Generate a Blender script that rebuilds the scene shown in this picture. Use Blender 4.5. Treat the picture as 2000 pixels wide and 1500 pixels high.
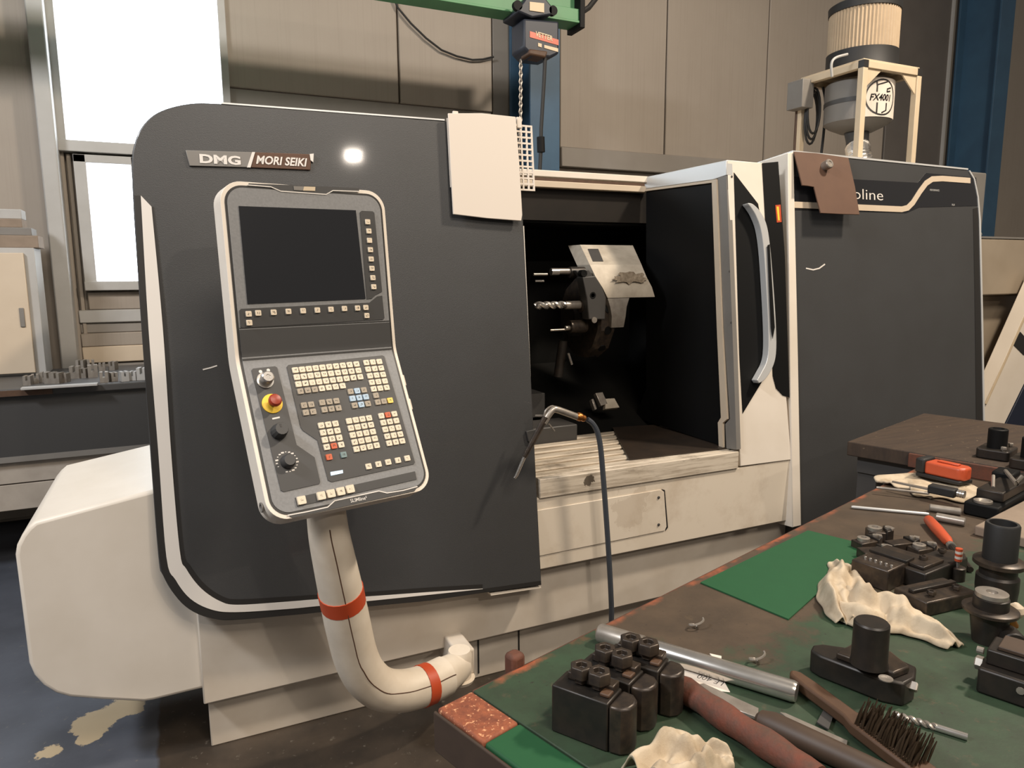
import bpy, bmesh, math, random
from mathutils import Vector as V, Matrix
random.seed(7)
SC = bpy.context.scene
COL = SC.collection
for o in list(bpy.data.objects): bpy.data.objects.remove(o)

# ---------------------------------------------------------------- camera
F, H = 1400.0, 1.60
def cr(P, n):                                 # smooth curve through points
    o = []
    for i in range(len(P)-1):
        p0, p1, p2, p3 = P[max(i-1, 0)], P[i], P[i+1], P[min(i+2, len(P)-1)]
        for k in range(n):
            t_ = k/n; o.append(.5*((2*p1)+(p2-p0)*t_+(2*p0-5*p1+4*p2-p3)*t_*t_+(3*p1-p0-3*p2+p3)*t_**3))
    return o+[P[-1]]
_x = V((3048, 234, F)).normalized()
_d = V((60, -(F*F+3048*60)/234.0, F)).normalized()
_u = -_d
_y = _u.cross(_x)
if _y.z < 0: _y = -_y
RM = Matrix((_x, _y, _u))                     # camera (right, up, forward) -> world
CAM = V((0, 0, H))
cd = bpy.data.cameras.new('camera'); cam = bpy.data.objects.new('camera', cd); COL.objects.link(cam)
cd.sensor_width = 36; cd.lens = F/2000*36; cd.clip_start = .02
right, up, fwd = RM.col[0], RM.col[1], RM.col[2]
cam.matrix_world = Matrix(((right.x, up.x, -fwd.x, CAM.x), (right.y, up.y, -fwd.y, CAM.y), (right.z, up.z, -fwd.z, CAM.z), (0, 0, 0, 1)))
SC.camera = cam

# ---------------------------------------------------------------- world, lamps, exposure
SC.view_settings.view_transform = 'Standard'; SC.view_settings.look = 'None'
SC.view_settings.gamma = 1; SC.view_settings.use_curve_mapping = False
SC.view_settings.exposure = -0.12
w = bpy.data.worlds.new('hall'); SC.world = w; w.use_nodes = True
w.node_tree.nodes['Background'].inputs[0].default_value = (1.0, .92, .83, 1)
w.node_tree.nodes['Background'].inputs[1].default_value = .17
def lamp(name, loc, aim, sx, sy, power, col):
    l = bpy.data.lights.new(name, 'AREA'); l.shape = 'RECTANGLE'; l.size = sx; l.size_y = sy; l.energy = power; l.color = col
    o = bpy.data.objects.new(name, l); COL.objects.link(o); o.location = loc
    o.rotation_euler = (V(aim)-V(loc)).to_track_quat('-Z', 'Y').to_euler(); return o
lamp('hall_lamp_or_fill', (4.1, .55, 5.2), (2.2, 2.0, .8), .4, .3, 270, (1, .86, .70))
lamp('hall_lamp_or_fill', (2.1, -3.8, 4.35), (1.2, 2.3, 1.2), .17, .11, 45, (1, .88, .75))
lamp('hall_lamp_or_fill', (.9, -3.0, 6.3), (1.2, 2.4, 1.0), 2.8, 1.4, 300, (1, .88, .75))  # unseen soft fill, added to brighten the machine front
lamp('hall_lamp_or_fill', (-3.0, 1.2, 4.6), (0, 2.8, 1.2), 1.2, .4, 230, (.94, .96, 1))  # unseen cool fill, added at the left in place of window light

# ---------------------------------------------------------------- helpers
def ray(px, py): return RM @ V((px-1000, 750-py, F))
def atZ(px, py, z): r = ray(px, py); return CAM + r*((z-H)/r.z)
def atY(px, py, y): r = ray(px, py); return CAM + r*(y/r.y)
def atX(px, py, x): r = ray(px, py); return CAM + r*(x/r.x)
class Fr:
    def __init__(s, o, u, v):
        s.o = V(o); s.u = V(u).normalized(); s.n = s.u.cross(V(v)).normalized(); s.v = s.n.cross(s.u)
    def P(s, u, v, w=0): return s.o + s.u*u + s.v*v + s.n*w
    def px(s, px, py, w=0):
        r = ray(px, py); o = s.o + s.n*w
        t = (o-CAM).dot(s.n)/r.dot(s.n); q = CAM + r*t - s.o
        return (q.dot(s.u), q.dot(s.v))
    def off(s, w): return Fr(s.o+s.n*w, s.u, s.v)
    def mat(s, u, v, w=0):
        p = s.P(u, v, w)
        return Matrix(((s.u.x, s.v.x, s.n.x, p.x), (s.u.y, s.v.y, s.n.y, p.y), (s.u.z, s.v.z, s.n.z, p.z), (0, 0, 0, 1)))
W0 = Fr((0, 0, 0), (1, 0, 0), (0, 1, 0))      # world axes, n up
class MB:
    def __init__(s): s.v = []; s.f = []
    def add(s, vs, fs):
        b = len(s.v); s.v += [V(p) for p in vs]; s.f += [tuple(b+i for i in f) for f in fs]; return s
    def prism(s, fr, uv, w0, w1, inset=0):
        n = len(uv); c = (sum(p[0] for p in uv)/n, sum(p[1] for p in uv)/n)
        a = sum(uv[i][0]*uv[(i+1) % n][1]-uv[(i+1) % n][0]*uv[i][1] for i in range(n))
        if a < 0: uv = uv[::-1]
        top = [(c[0]+(p[0]-c[0])*(1-inset), c[1]+(p[1]-c[1])*(1-inset)) for p in uv]
        vs = [fr.P(p[0], p[1], w0) for p in uv]+[fr.P(p[0], p[1], w1) for p in top]
        fs = [tuple(range(n-1, -1, -1)), tuple(range(n, 2*n))]+[(i, (i+1) % n, n+(i+1) % n, n+i) for i in range(n)]
        return s.add(vs, fs)
    def pp(s, fr, pxs, w0, w1): return s.prism(fr, [fr.px(*p) for p in pxs], w0, w1)
    def box(s, fr, u0, u1, v0, v1, w0, w1): return s.prism(fr, [(u0, v0), (u1, v0), (u1, v1), (u0, v1)], w0, w1)
    def wbox(s, x0, x1, y0, y1, z0, z1): return s.box(W0, x0, x1, y0, y1, z0, z1)
    def band(s, fr, A, B, w0, w1):              # strip between polylines A and B (uv)
        n = len(A)
        for i in range(n-1): s.prism(fr, [A[i], A[i+1], B[i+1], B[i]], w0, w1)
        return s
    def ribbon(s, fr, A, B, w0, w1):            # one closed prism from two polylines
        return s.prism(fr, list(A)+list(B)[::-1], w0, w1)
    def stroke(s, fr, pts, wd, w0, w1):
        L, Rr = [], []
        for i, p in enumerate(pts):
            a = V(pts[max(i-1, 0)]); b = V(pts[min(i+1, len(pts)-1)]); t = (b-a).normalized(); nn = V((-t.y, t.x))
            L.append(tuple(V(p)+nn*wd/2)); Rr.append(tuple(V(p)-nn*wd/2))
        return s.band(fr, L, Rr, w0, w1)
    def tube(s, pts, r, seg=12, caps=True, flat=1.0):
        pts = [V(p) for p in pts]; n = len(pts); rr = r if isinstance(r, (list, tuple)) else [r]*n
        ref = None; vs = []; fs = []
        for i, p in enumerate(pts):
            t = (pts[min(i+1, n-1)]-pts[max(i-1, 0)]).normalized()
            if ref is None:
                ref = V((0, 0, 1)) if abs(t.z) < .9 else V((1, 0, 0))
            a = (ref-t*ref.dot(t)).normalized(); b = t.cross(a); ref = a
            for k in range(seg):
                an = 2*math.pi*k/seg; vs.append(p+a*math.cos(an)*rr[i]*flat+b*math.sin(an)*rr[i])
        for i in range(n-1):
            for k in range(seg):
                k2 = (k+1) % seg; fs.append((i*seg+k, i*seg+k2, (i+1)*seg+k2, (i+1)*seg+k))
        if caps: fs += [tuple(range(seg-1, -1, -1)), tuple((n-1)*seg+k for k in range(seg))]
        return s.add(vs, fs)
    def lathe(s, o, ax, prof, seg=24, ref=None):
        o = V(o); ax = V(ax).normalized(); ref = V(ref) if ref else (V((1, 0, 0)) if abs(ax.x) < .9 else V((0, 0, 1)))
        a = (ref-ax*ref.dot(ax)).normalized(); b = ax.cross(a); vs = []; fs = []
        for h, r in prof:
            for k in range(seg):
                an = 2*math.pi*k/seg; vs.append(o+ax*h+a*math.cos(an)*r+b*math.sin(an)*r)
        n = len(prof)
        for i in range(n-1):
            for k in range(seg):
                k2 = (k+1) % seg; fs.append((i*seg+k, i*seg+k2, (i+1)*seg+k2, (i+1)*seg+k))
        fs += [tuple(range(seg-1, -1, -1)), tuple((n-1)*seg+k for k in range(seg))]
        return s.add(vs, fs)
    def text(s, fr, u, v, size, txt, w=0, depth=.0008, shear=0, sx=1.0, bold=0, rot=0, align='LEFT'):
        c = bpy.data.curves.new('t', 'FONT'); c.body = txt; c.size = size; c.extrude = depth/2; c.shear = shear; c.offset = bold; c.resolution_u = 3; c.align_x = align
        o = bpy.data.objects.new('t', c); COL.objects.link(o); bpy.context.view_layer.update()
        me = o.to_mesh(); M = fr.mat(u, v, w) @ Matrix.Rotation(rot, 4, 'Z') @ Matrix.Diagonal((sx, 1, 1, 1))
        s.add([M @ p.co for p in me.vertices], [tuple(p.vertices) for p in me.polygons])
        o.to_mesh_clear(); bpy.data.objects.remove(o); bpy.data.curves.remove(c); return s
WL = {}
def ob(name, mb, mat, parent=None, bev=0, seg=2, sub=0, sharp=35, label=None, cat=None, group=None, kind=None, base=False):
    lo = V([min(p[i] for p in mb.v) for i in range(3)]); hi = V([max(p[i] for p in mb.v) for i in range(3)])
    c = (lo+hi)/2
    if parent is None: c.z = lo.z
    me = bpy.data.meshes.new(name); me.from_pydata([p-c for p in mb.v], [], mb.f); me.validate()
    b = bmesh.new(); b.from_mesh(me); bmesh.ops.recalc_face_normals(b, faces=b.faces); b.to_mesh(me); b.free()
    for p in me.polygons: p.use_smooth = True
    me.set_sharp_from_angle(angle=math.radians(sharp))
    me.materials.append(mat)
    o = bpy.data.objects.new(name, me); COL.objects.link(o); WL[o] = c
    if parent: o.parent = parent; o.location = c-WL[parent]
    else: o.location = c
    if bev:
        m = o.modifiers.new('bevel', 'BEVEL'); m.width = bev; m.segments = seg; m.limit_method = 'ANGLE'; m.angle_limit = math.radians(40)
    if sub:
        m = o.modifiers.new('sub', 'SUBSURF'); m.levels = m.render_levels = sub
    tag(o, label, cat, group, kind); return o
def tag(o, label=None, cat=None, group=None, kind=None):
    if label: o['label'] = label
    if cat: o['category'] = cat
    if group: o['group'] = group
    if kind: o['kind'] = kind
    return o
def thing(name, loc, label, cat, group=None):
    o = bpy.data.objects.new(name, None); COL.objects.link(o); o.location = loc; o.empty_display_size = .05; WL[o] = V(loc)
    return tag(o, label, cat, group)
def place(name, me, M, parent, label=None):
    o = bpy.data.objects.new(name, me); COL.objects.link(o); o.parent = parent
    M = M.copy(); t = M.translation-WL[parent]; WL[o] = M.translation.copy(); M.translation = t; o.matrix_basis = M
    if label: o['label'] = label
    return o
def mesh(name, mb, mat, sharp=35):
    me = bpy.data.meshes.new(name); me.from_pydata(mb.v, [], mb.f)
    b = bmesh.new(); b.from_mesh(me); bmesh.ops.recalc_face_normals(b, faces=b.faces); b.to_mesh(me); b.free()
    for p in me.polygons: p.use_smooth = True
    me.set_sharp_from_angle(angle=math.radians(sharp)); me.materials.append(mat); return me
def arc(cx, cy, r, a0, a1, n): return [(cx+r*math.cos(math.radians(a0+(a1-a0)*i/n)), cy+r*math.sin(math.radians(a0+(a1-a0)*i/n))) for i in range(n+1)]
def rrect(u0, u1, v0, v1, r, n=4):
    return arc(u1-r, v1-r, r, 0, 90, n)+arc(u0+r, v1-r, r, 90, 180, n)+arc(u0+r, v0+r, r, 180, 270, n)+arc(u1-r, v0+r, r, 270, 360, n)

# ---------------------------------------------------------------- materials
def lin(c): return tuple(((x/255)/12.92 if x/255 <= .04045 else ((x/255+.055)/1.055)**2.4) for x in c)+(1,)
class NT:
    def __init__(s, name):
        s.m = bpy.data.materials.new(name); s.m.use_nodes = True; s.t = s.m.node_tree; s.b = s.t.nodes['Principled BSDF']
        s.co = s.t.nodes.new('ShaderNodeTexCoord').outputs['Object']
    def n(s, t, **k):
        x = s.t.nodes.new(t)
        for a, b in k.items(): setattr(x, a, b)
        return x
    def lk(s, a, b): s.t.links.new(a, b)
    def world(s): s.co = s.n('ShaderNodeNewGeometry').outputs['Position']; return s
    def noise(s, scale, detail=4, rough=.6, vec=None, stretch=None):
        x = s.n('ShaderNodeTexNoise'); x.inputs['Scale'].default_value = scale; x.inputs['Detail'].default_value = detail; x.inputs['Roughness'].default_value = rough
        v = vec or s.co
        if stretch:
            mp = s.n('ShaderNodeMapping'); mp.inputs['Scale'].default_value = stretch; s.lk(v, mp.inputs[0]); v = mp.outputs[0]
        s.lk(v, x.inputs['Vector']); return x.outputs['Fac']
    def ramp(s, fac, a, b):
        x = s.n('ShaderNodeMapRange'); x.inputs[1].default_value = a; x.inputs[2].default_value = b; x.clamp = True; s.lk(fac, x.inputs[0]); return x.outputs[0]
    def math(s, op, a, b=None):
        x = s.n('ShaderNodeMath', operation=op)
        for i, q in enumerate((a, b)):
            if q is None: continue
            if isinstance(q, (int, float)): x.inputs[i].default_value = q
            else: s.lk(q, x.inputs[i])
        return x.outputs[0]
    def mix(s, fac, a, b):
        x = s.n('ShaderNodeMix', data_type='RGBA')
        if isinstance(fac, (int, float)): x.inputs[0].default_value = fac
        else: s.lk(fac, x.inputs[0])
        for i, q in ((6, a), (7, b)):
            if isinstance(q, tuple): x.inputs[i].default_value = lin(q)
            else: s.lk(q, x.inputs[i])
        return x.outputs[2]
    def color(s, c):
        if isinstance(c, tuple): s.b.inputs['Base Color'].default_value = lin(c)
        else: s.lk(c, s.b.inputs['Base Color'])
        return s
    def bump(s, fac, strength=.3, dist=.002):
        x = s.n('ShaderNodeBump'); x.inputs['Strength'].default_value = strength; x.inputs['Distance'].default_value = dist
        s.lk(fac, x.inputs['Height']); s.lk(x.outputs[0], s.b.inputs['Normal']); return s
    def blob(s, c, r, k=.5, nscale=8):               # 1 inside a ragged spot at world position c
        d = s.n('ShaderNodeVectorMath', operation='DISTANCE'); s.lk(s.co, d.inputs[0]); d.inputs[1].default_value = c
        nz = s.noise(nscale, 5, .65); x = s.math('ADD', d.outputs['Value'], s.math('MULTIPLY', s.math('SUBTRACT', nz, .5), r*2*k))
        return s.math('SUBTRACT', 1, s.ramp(x, r*.93, r*1.02))
def pm(name, col, rough=.5, metal=0, var=None, scale=6, amt=.5, coat=0, bump=0, bscale=200, spec=.5):
    t = NT(name); t.b.inputs['Roughness'].default_value = rough; t.b.inputs['Metallic'].default_value = metal
    t.b.inputs['Specular IOR Level'].default_value = spec
    if var: t.color(t.mix(t.math('MULTIPLY', t.ramp(t.noise(scale), .35, .75), amt), col, var))
    else: t.color(col)
    if coat: t.b.inputs['Coat Weight'].default_value = coat; t.b.inputs['Coat Roughness'].default_value = .06
    if bump: t.bump(t.noise(bscale, 2), bump)
    return t.m
M = {}
M['charcoal'] = pm('charcoal_paint', (60, 60, 60), .45, 0, (54, 53, 52), 3, .6, .18, .25, 420)
M['rim'] = pm('black_rim', (38, 36, 34), .45)
M['white'] = pm('machine_white', (222, 212, 198), .45, 0, (200, 188, 170), 3, .5)
M['white2'] = pm('machine_base_white', (206, 196, 182), .5, 0, (180, 166, 148), 4, .6)
M['stripe'] = pm('stripe_white', (214, 208, 200), .4)
M['plastic'] = pm('console_white', (226, 216, 202), .45, 0, (205, 190, 170), 10, .35)
M['armwhite'] = pm('arm_white', (224, 212, 194), .5, 0, (178, 158, 130), 7, .4)
M['red'] = pm('orange_red', (190, 74, 38), .5)
M['face'] = pm('console_grey', (128, 128, 128), .5, 0, (112, 112, 112), 160, .8)
M['module'] = pm('console_dark', (58, 57, 56), .5)
M['screen'] = pm('screen_glass', (34, 35, 38), .18, 0, None, 3, .5, .2)
M['chrome'] = pm('chrome', (224, 220, 214), .24, .9, (160, 152, 142), 20, .4)
M['steel'] = pm('dull_steel', (170, 162, 152), .36, .6, (116, 106, 96), 25, .6)
M['alu'] = pm('aluminium_strip', (196, 196, 194), .35, .25)
M['blackox'] = pm('black_oxide', (40, 37, 34), .42, .35, (64, 54, 46), 30, .6)
M['blackox2'] = pm('black_oxide_worn', (52, 46, 42), .38, .45, (92, 78, 64), 40, .7)
M['black'] = pm('matt_black', (12, 12, 12), .6, spec=.2)
M['chamber'] = pm('chamber_shade', (13, 13, 12), .55, 0, (24, 22, 19), 3, .6, spec=.2)  # near black, puts the shade inside the chamber into the colour
M['turretcover'] = pm('turret_cover', (186, 176, 160), .6, .1, (120, 108, 92), 9, .6)
M['brown'] = pm('brown_board', (92, 66, 50), .75, 0, (80, 56, 43), 12, .5)
M['blue'] = pm('column_blue', (52, 84, 108), .5, 0, (40, 64, 86), 3, .6)
M['green'] = pm('crane_green', (82, 136, 92), .5, 0, (66, 112, 78), 5, .5)
M['dark_blue'] = pm('hoist_dark', (36, 40, 50), .5)
M['beige'] = pm('beige_label', (206, 186, 156), .6)
M['cream'] = pm('frame_cream', (200, 182, 154), .5, 0, (178, 158, 130), 8, .4)
M['filter'] = pm('filter_paper', (176, 156, 130), .8, 0, (160, 140, 114), 20, .5)
M['rubber'] = pm('rubber', (30, 29, 28), .6)
M['hose'] = pm('hose_grey', (62, 66, 72), .5)
M['brass'] = pm('brass', (168, 110, 58), .35, .9)
M['paper'] = pm('paper', (212, 201, 188), .8)
M['greensheet'] = pm('green_sheet', (26, 78, 45), .6, 0, (23, 70, 40), 20, .4)
M['rust'] = pm('rusty_steel', (102, 58, 40), .75, .0, (62, 48, 40), 22, 1.0, 0, .4, 60)
M['rustbar'] = pm('rusty_red_bar', (104, 56, 40), .75, .0, (72, 56, 46), 38, 1.0, 0, .5, 120)
M['woodh'] = pm('brush_wood', (82, 58, 40), .6, 0, (62, 43, 30), 30, .6)
M['handle'] = pm('file_handle', (70, 55, 43), .55, 0, (56, 43, 34), 18, .6)
M['orange'] = pm('orange_plastic', (190, 82, 50), .4, 0, (168, 70, 42), 14, .4)
M['yellow'] = pm('yellow', (238, 196, 60), .5)
M['estop'] = pm('estop_red', (150, 52, 28), .4)
M['kwhite'] = None
M['lightgrey'] = pm('light_grey', (170, 168, 164), .5, 0, (150, 146, 140), 4, .5)
M['grey'] = pm('mid_grey', (120, 116, 110), .55, 0, (104, 98, 92), 4, .5)
M['dgrey'] = pm('dark_grey', (66, 64, 62), .5, 0, (54, 52, 50), 6, .5)
M['beigepaint'] = pm('beige_cabinet', (196, 180, 158), .55, 0, (178, 160, 138), 4, .4)
M['conv'] = pm('conveyor_beige', (152, 139, 121), .5, 0, (132, 118, 100), 3, .5)
M['cardboard'] = pm('cardboard', (140, 124, 108), .85, 0, (110, 96, 82), 10, .6)
M['bristle'] = pm('bristle', (70, 56, 42), .45, .6)
def m_keys(name, col):
    t = NT(name); t.b.inputs['Roughness'].default_value = .5
    sep = t.n('ShaderNodeSeparateXYZ'); t.lk(t.co, sep.inputs[0])
    ax = t.math('ABSOLUTE', sep.outputs[0]); ay = t.math('ABSOLUTE', sep.outputs[1])
    ins = t.math('MULTIPLY', t.math('LESS_THAN', ax, .0036), t.math('LESS_THAN', ay, .0032))
    oi = t.n('ShaderNodeObjectInfo'); ad = t.n('ShaderNodeVectorMath', operation='ADD'); t.lk(t.co, ad.inputs[0]); t.lk(oi.outputs['Location'], ad.inputs[1])
    nz = t.noise(420, 1, .4, ad.outputs[0]); top = t.math('GREATER_THAN', sep.outputs[2], .0035)
    t.color(t.mix(t.math('MULTIPLY', t.math('MULTIPLY', ins, top), t.math('GREATER_THAN', nz, .53)), col, tuple(int(c*.35) for c in col))); return t.m
M['key'] = m_keys('key_cream', (222, 206, 182)); M['keyg'] = m_keys('key_grey', (158, 146, 128)); M['keyb'] = m_keys('key_blue', (168, 190, 208))
M['keyr'] = m_keys('key_red', (196, 92, 54)); M['keyy'] = m_keys('key_yellow', (240, 200, 96)); M['keyt'] = m_keys('key_teal', (112, 132, 132))
def emit(name, col, st):
    t = NT(name); t.color(col); t.b.inputs['Emission Color'].default_value = lin(col); t.b.inputs['Emission Strength'].default_value = st; return t.m
M['pane'] = emit('bright_window', (236, 246, 255), 9.0)
M['lcd'] = emit('lit_display', (190, 216, 236), .55)
# wall panels: fine vertical ribs
t = NT('wall_cladding').world(); t.b.inputs['Roughness'].default_value = .6
c = t.mix(t.math('MULTIPLY', t.ramp(t.noise(1.3), .3, .8), .6), (152, 142, 130), (138, 127, 115))
c = t.mix(t.math('MULTIPLY', t.ramp(t.noise(2, 3, .5, None, (30, 1, .4)), .5, .8), .25), c, (122, 112, 101)); t.color(c)
t.bump(t.noise(1, 1, .5, None, (60, 60, .2)), .15, .004); M['wall'] = t.m
M['plinth'] = pm('plinth_grey', (136, 130, 122), .6, 0, (120, 112, 104), 3, .5)
M['shutter'] = pm('grey_door', (98, 92, 86), .55, 0, (84, 78, 72), 3, .5)
M['concrete'] = pm('lower_wall', (172, 162, 150), .8, 0, (140, 130, 118), 5, .7)
# floor
t = NT('workshop_floor').world(); t.b.inputs['Roughness'].default_value = .5
sep = t.n('ShaderNodeSeparateXYZ'); t.lk(t.co, sep.inputs[0])
blue = t.mix(t.ramp(t.noise(3, 6), .3, .75), (84, 88, 97), (62, 65, 72))
brown = t.mix(t.ramp(t.noise(5, 6), .35, .7), (66, 56, 46), (44, 38, 32))
side = t.ramp(t.math('ADD', sep.outputs[0], t.math('MULTIPLY', t.noise(12), .03)), -.155, -.145)
c = t.mix(side, blue, brown)
c = t.mix(t.math('MULTIPLY', t.ramp(t.noise(30, 5, .7), .62, .68), .5), c, (120, 112, 100))
for p, r in ((tuple(atZ(188, 1408, 0)), .085), (tuple(atZ(240, 1380, 0)), .075), (tuple(atZ(172, 1440, 0)), .04), (tuple(atZ(97, 1468, 0)), .045)):
    c = t.mix(t.blob(p, r, 1.1, 9), c, (176, 158, 128))
t.color(c); t.bump(t.noise(60), .1); M['floor'] = t.m
# workbench top: worn green paint on brown steel
t = NT('worn_green_paint').world(); t.b.inputs['Roughness'].default_value = .55
sep = t.n('ShaderNodeSeparateXYZ'); t.lk(t.co, sep.inputs[0])
ang = math.radians(17.2); O = V((.34, 1.03, .9))
tu = t.math('ADD', t.math('MULTIPLY', t.math('SUBTRACT', sep.outputs[0], O.x), math.cos(ang)), t.math('MULTIPLY', t.math('SUBTRACT', sep.outputs[1], O.y), math.sin(ang)))
tv = t.math('ADD', t.math('MULTIPLY', t.math('SUBTRACT', sep.outputs[0], O.x), -math.sin(ang)), t.math('MULTIPLY', t.math('SUBTRACT', sep.outputs[1], O.y), math.cos(ang)))
gr = t.mix(t.ramp(t.noise(14, 6, .65), .3, .75), (50, 70, 50), (43, 52, 39))
br = t.mix(t.ramp(t.noise(9, 6, .6), .3, .7), (82, 68, 54), (62, 52, 42))
far = t.ramp(t.math('ADD', t.math('ADD', tv, t.math('MULTIPLY', tu, .16)), t.math('MULTIPLY', t.math('SUBTRACT', t.noise(7, 6, .7), .5), .35)), -.20, -.14)
nl = t.ramp(t.math('ADD', tu, t.math('MULTIPLY', t.math('SUBTRACT', t.noise(10, 5, .7), .5), .3)), .37, .43)
c = t.mix(t.math('MULTIPLY', far, nl), gr, br)
c = t.mix(t.math('MULTIPLY', t.ramp(t.noise(18, 6, .7), .60, .68), .6), c, (84, 70, 54))
c = t.mix(t.math('MULTIPLY', t.ramp(t.noise(110, 3, .6), .66, .70), .7), c, (40, 34, 30))
edge = t.ramp(t.math('ADD', tv, t.math('MULTIPLY', t.noise(22, 5, .7), .05)), .005, .02)
c = t.mix(t.math('MULTIPLY', edge, t.ramp(t.noise(9, 3), .45, .6)), c, (150, 82, 54)); t.color(c)
t.bump(t.noise(90, 4), .12); M['bench'] = t.m
t = NT('rust_patch').world(); t.b.inputs['Roughness'].default_value = .75
c = t.mix(t.ramp(t.noise(45, 6, .7), .35, .65), (150, 84, 54), (108, 58, 40)); c = t.mix(t.ramp(t.noise(120, 4, .7), .58, .64), c, (206, 150, 110)); t.color(c); t.bump(t.noise(120), .3); M['rustpatch'] = t.m
t = NT('bench_wood').world(); t.b.inputs['Roughness'].default_value = .7
c = t.mix(t.ramp(t.noise(3, 6, .7, None, (2, 14, 2)), .3, .7), (70, 55, 42), (50, 39, 31)); c = t.mix(t.ramp(t.noise(40, 5, .7), .66, .7), c, (130, 112, 88)); t.color(c); t.bump(t.noise(60), .2); M['wood'] = t.m
t = NT('rag_cloth').world(); t.b.inputs['Roughness'].default_value = .9
c = t.mix(t.ramp(t.noise(16, 5, .6), .45, .75), (190, 174, 150), (146, 128, 104)); M['rag_t'] = t
pb = atZ(1735, 1160, .93); c = t.mix(t.math('MULTIPLY', t.blob(tuple(pb), .04, .8, 30), t.ramp(t.noise(150, 3), .42, .55)), c, (120, 128, 140)); t.color(c); t.bump(t.noise(500, 3), .35, .001); M['rag'] = t.m
# sill: dirty metal with streaks
t = NT('grimy_sill').world(); t.b.inputs['Roughness'].default_value = .42
c = t.mix(t.ramp(t.noise(2, 6, .7, None, (2, 20, 40)), .45, .7), (206, 194, 176), (150, 136, 118)); c = t.mix(t.math('MULTIPLY', t.ramp(t.noise(5, 6, .7, None, (1, 1, 3)), .55, .7), .7), c, (96, 84, 70)); c = t.mix(t.blob(tuple(atY(1150, 938, 2.362)), .022, 1.2, 45), c, (96, 86, 74)); t.color(c); M['sill'] = t.m
t = NT('stained_fascia').world(); t.b.inputs['Roughness'].default_value = .45
c = t.mix(t.math('MULTIPLY', t.ramp(t.noise(5, 6, .7), .5, .75), .5), (216, 204, 186), (176, 156, 132))
q = atY(1232, 990, 2.365); c = t.mix(t.math('MULTIPLY', t.blob(tuple(q), .08, 1.6, 18), .22), c, (150, 128, 104)); t.color(c); M['fascia'] = t.m

# ---------------------------------------------------------------- the hall
YW = 5.5
m = MB().wbox(-6, 14, -6, 5.6, -.1, 0); tag(ob('floor', m, M['floor']), kind='structure')
FWL = Fr((0, YW, 0), (1, 0, 0), (0, 0, 1))
wx = lambda px, py: FWL.px(px, py)[0]
wz = lambda px, py: FWL.px(px, py)[1]
wall = ob('wall_back', MB().wbox(-6, 14, YW+.06, YW+.2, 0, 6), M['concrete'], kind='structure')
XA, XB = wx(110, 60), wx(426, 60)                    # big window
zt0 = wz(250, 282); XL0, XL1 = wx(180, 440), wx(271, 500); zl0, zl1 = wz(230, 549), wz(230, 322)
zpl = wz(800, 203); zpr = wz(1195, 295)
seams = [-5.2, -4, -2.8, -1.6, XA-.02]
def panel(x0, x1, z0, z1, mat='wall', y=0): return ob('wall_panel', MB().wbox(x0+.006, x1-.006, YW+y, YW+.058, z0, z1), M[mat], wall, bev=.006, seg=1)
for a, b in zip(seams[:-1], seams[1:]): panel(a, b, .55, 6)
panel(XA-.02, XB+.02, 4.6, 6)
panel(XB+.02, wx(778, 100), zpl, 6); panel(wx(778, 100), wx(962, 100), zpl, 6)
panel(XB+.02, wx(962, 100), .6, zpl, 'plinth', .02)
panel(wx(962, 100), wx(1093, 100), .6, 6, 'plinth', .01)
xs = [wx(1093, 200), wx(1300, 200), wx(1502, 60), wx(1740, 60)]
for a, b in zip(xs[:-1], xs[1:]): panel(a, b, zpr, 6)
panel(xs[0], xs[-1], zpr-.16, zpr, 'plinth', -.03)
panel(xs[0], xs[-1], .6, zpr-.16, 'wall', .03)
panel(wx(1960, 200), 14, .6, 6)
XD0, XD1 = xs[-1], wx(1850, 150)
panel(XD1, wx(1960, 200), .6, 6, 'plinth', .01)
d = ob('door_1', MB().wbox(XD0+.01, XD1-.03, YW-.01, YW+.05, 0, 5.2), M['shutter'], kind='structure', bev=.005)
ob('door_trim', MB().wbox(XD1-.03, XD1, YW-.03, YW+.05, 0, 5.2), M['lightgrey'], d)
# windows on the left
w1 = ob('window_1', MB().wbox(XA-.05, XA, YW-.04, YW+.06, zt0-.06, 4.65).wbox(XB, XB+.05, YW-.04, YW+.06, zt0-.06, 4.65).wbox(XA-.05, XB+.05, YW-.04, YW+.06, 4.6, 4.66).wbox(XA-.05, XB+.05, YW-.05, YW+.06, zt0-.07, zt0), M['lightgrey'], kind='structure', bev=.004)
zz = [zt0, zt0+.95, 4.6]
for a, b in zip(zz[:-1], zz[1:]):
    ob('pane', MB().wbox(XA, XB, YW+.03, YW+.04, a+.004, b-.004), M['pane'], w1)
w2 = ob('window_2', MB().wbox(XL0-.07, XL0, YW-.04, YW+.06, zl0-.06, zl1+.05).wbox(XL1, XL1+.07, YW-.04, YW+.06, zl0-.06, zl1+.05).wbox(XL0-.07, XL1+.07, YW-.04, YW+.06, zl1, zl1+.05).wbox(XL0-.07, XL1+.07, YW-.06, YW+.06, zl0-.06, zl0), M['lightgrey'], kind='structure', bev=.004)
ob('pane', MB().wbox(XL0, XL1, YW+.03, YW+.04, zl0, zl1), M['pane'], w2)
panel(XL1+.08, XB+.02, .6, zt0-.08); panel(XA-.02, XL0-.08, .6, zt0-.08)
panel(XL0-.07, XL1+.07, wz(200, 605), zl0-.07)
for a, b, mt in ((wz(210, 605), wz(210, 630), 'lightgrey'), (wz(210, 630), wz(210, 650), 'plinth'), (wz(210, 650), wz(210, 676), 'wall'), (wz(210, 676), wz(210, 708), 'beigepaint'), (.6, wz(210, 708), 'plinth')):
    panel(XL0-.13, XL1+.07, min(a, b), max(a, b), mt, -.01 if mt != 'plinth' else .01)
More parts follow.
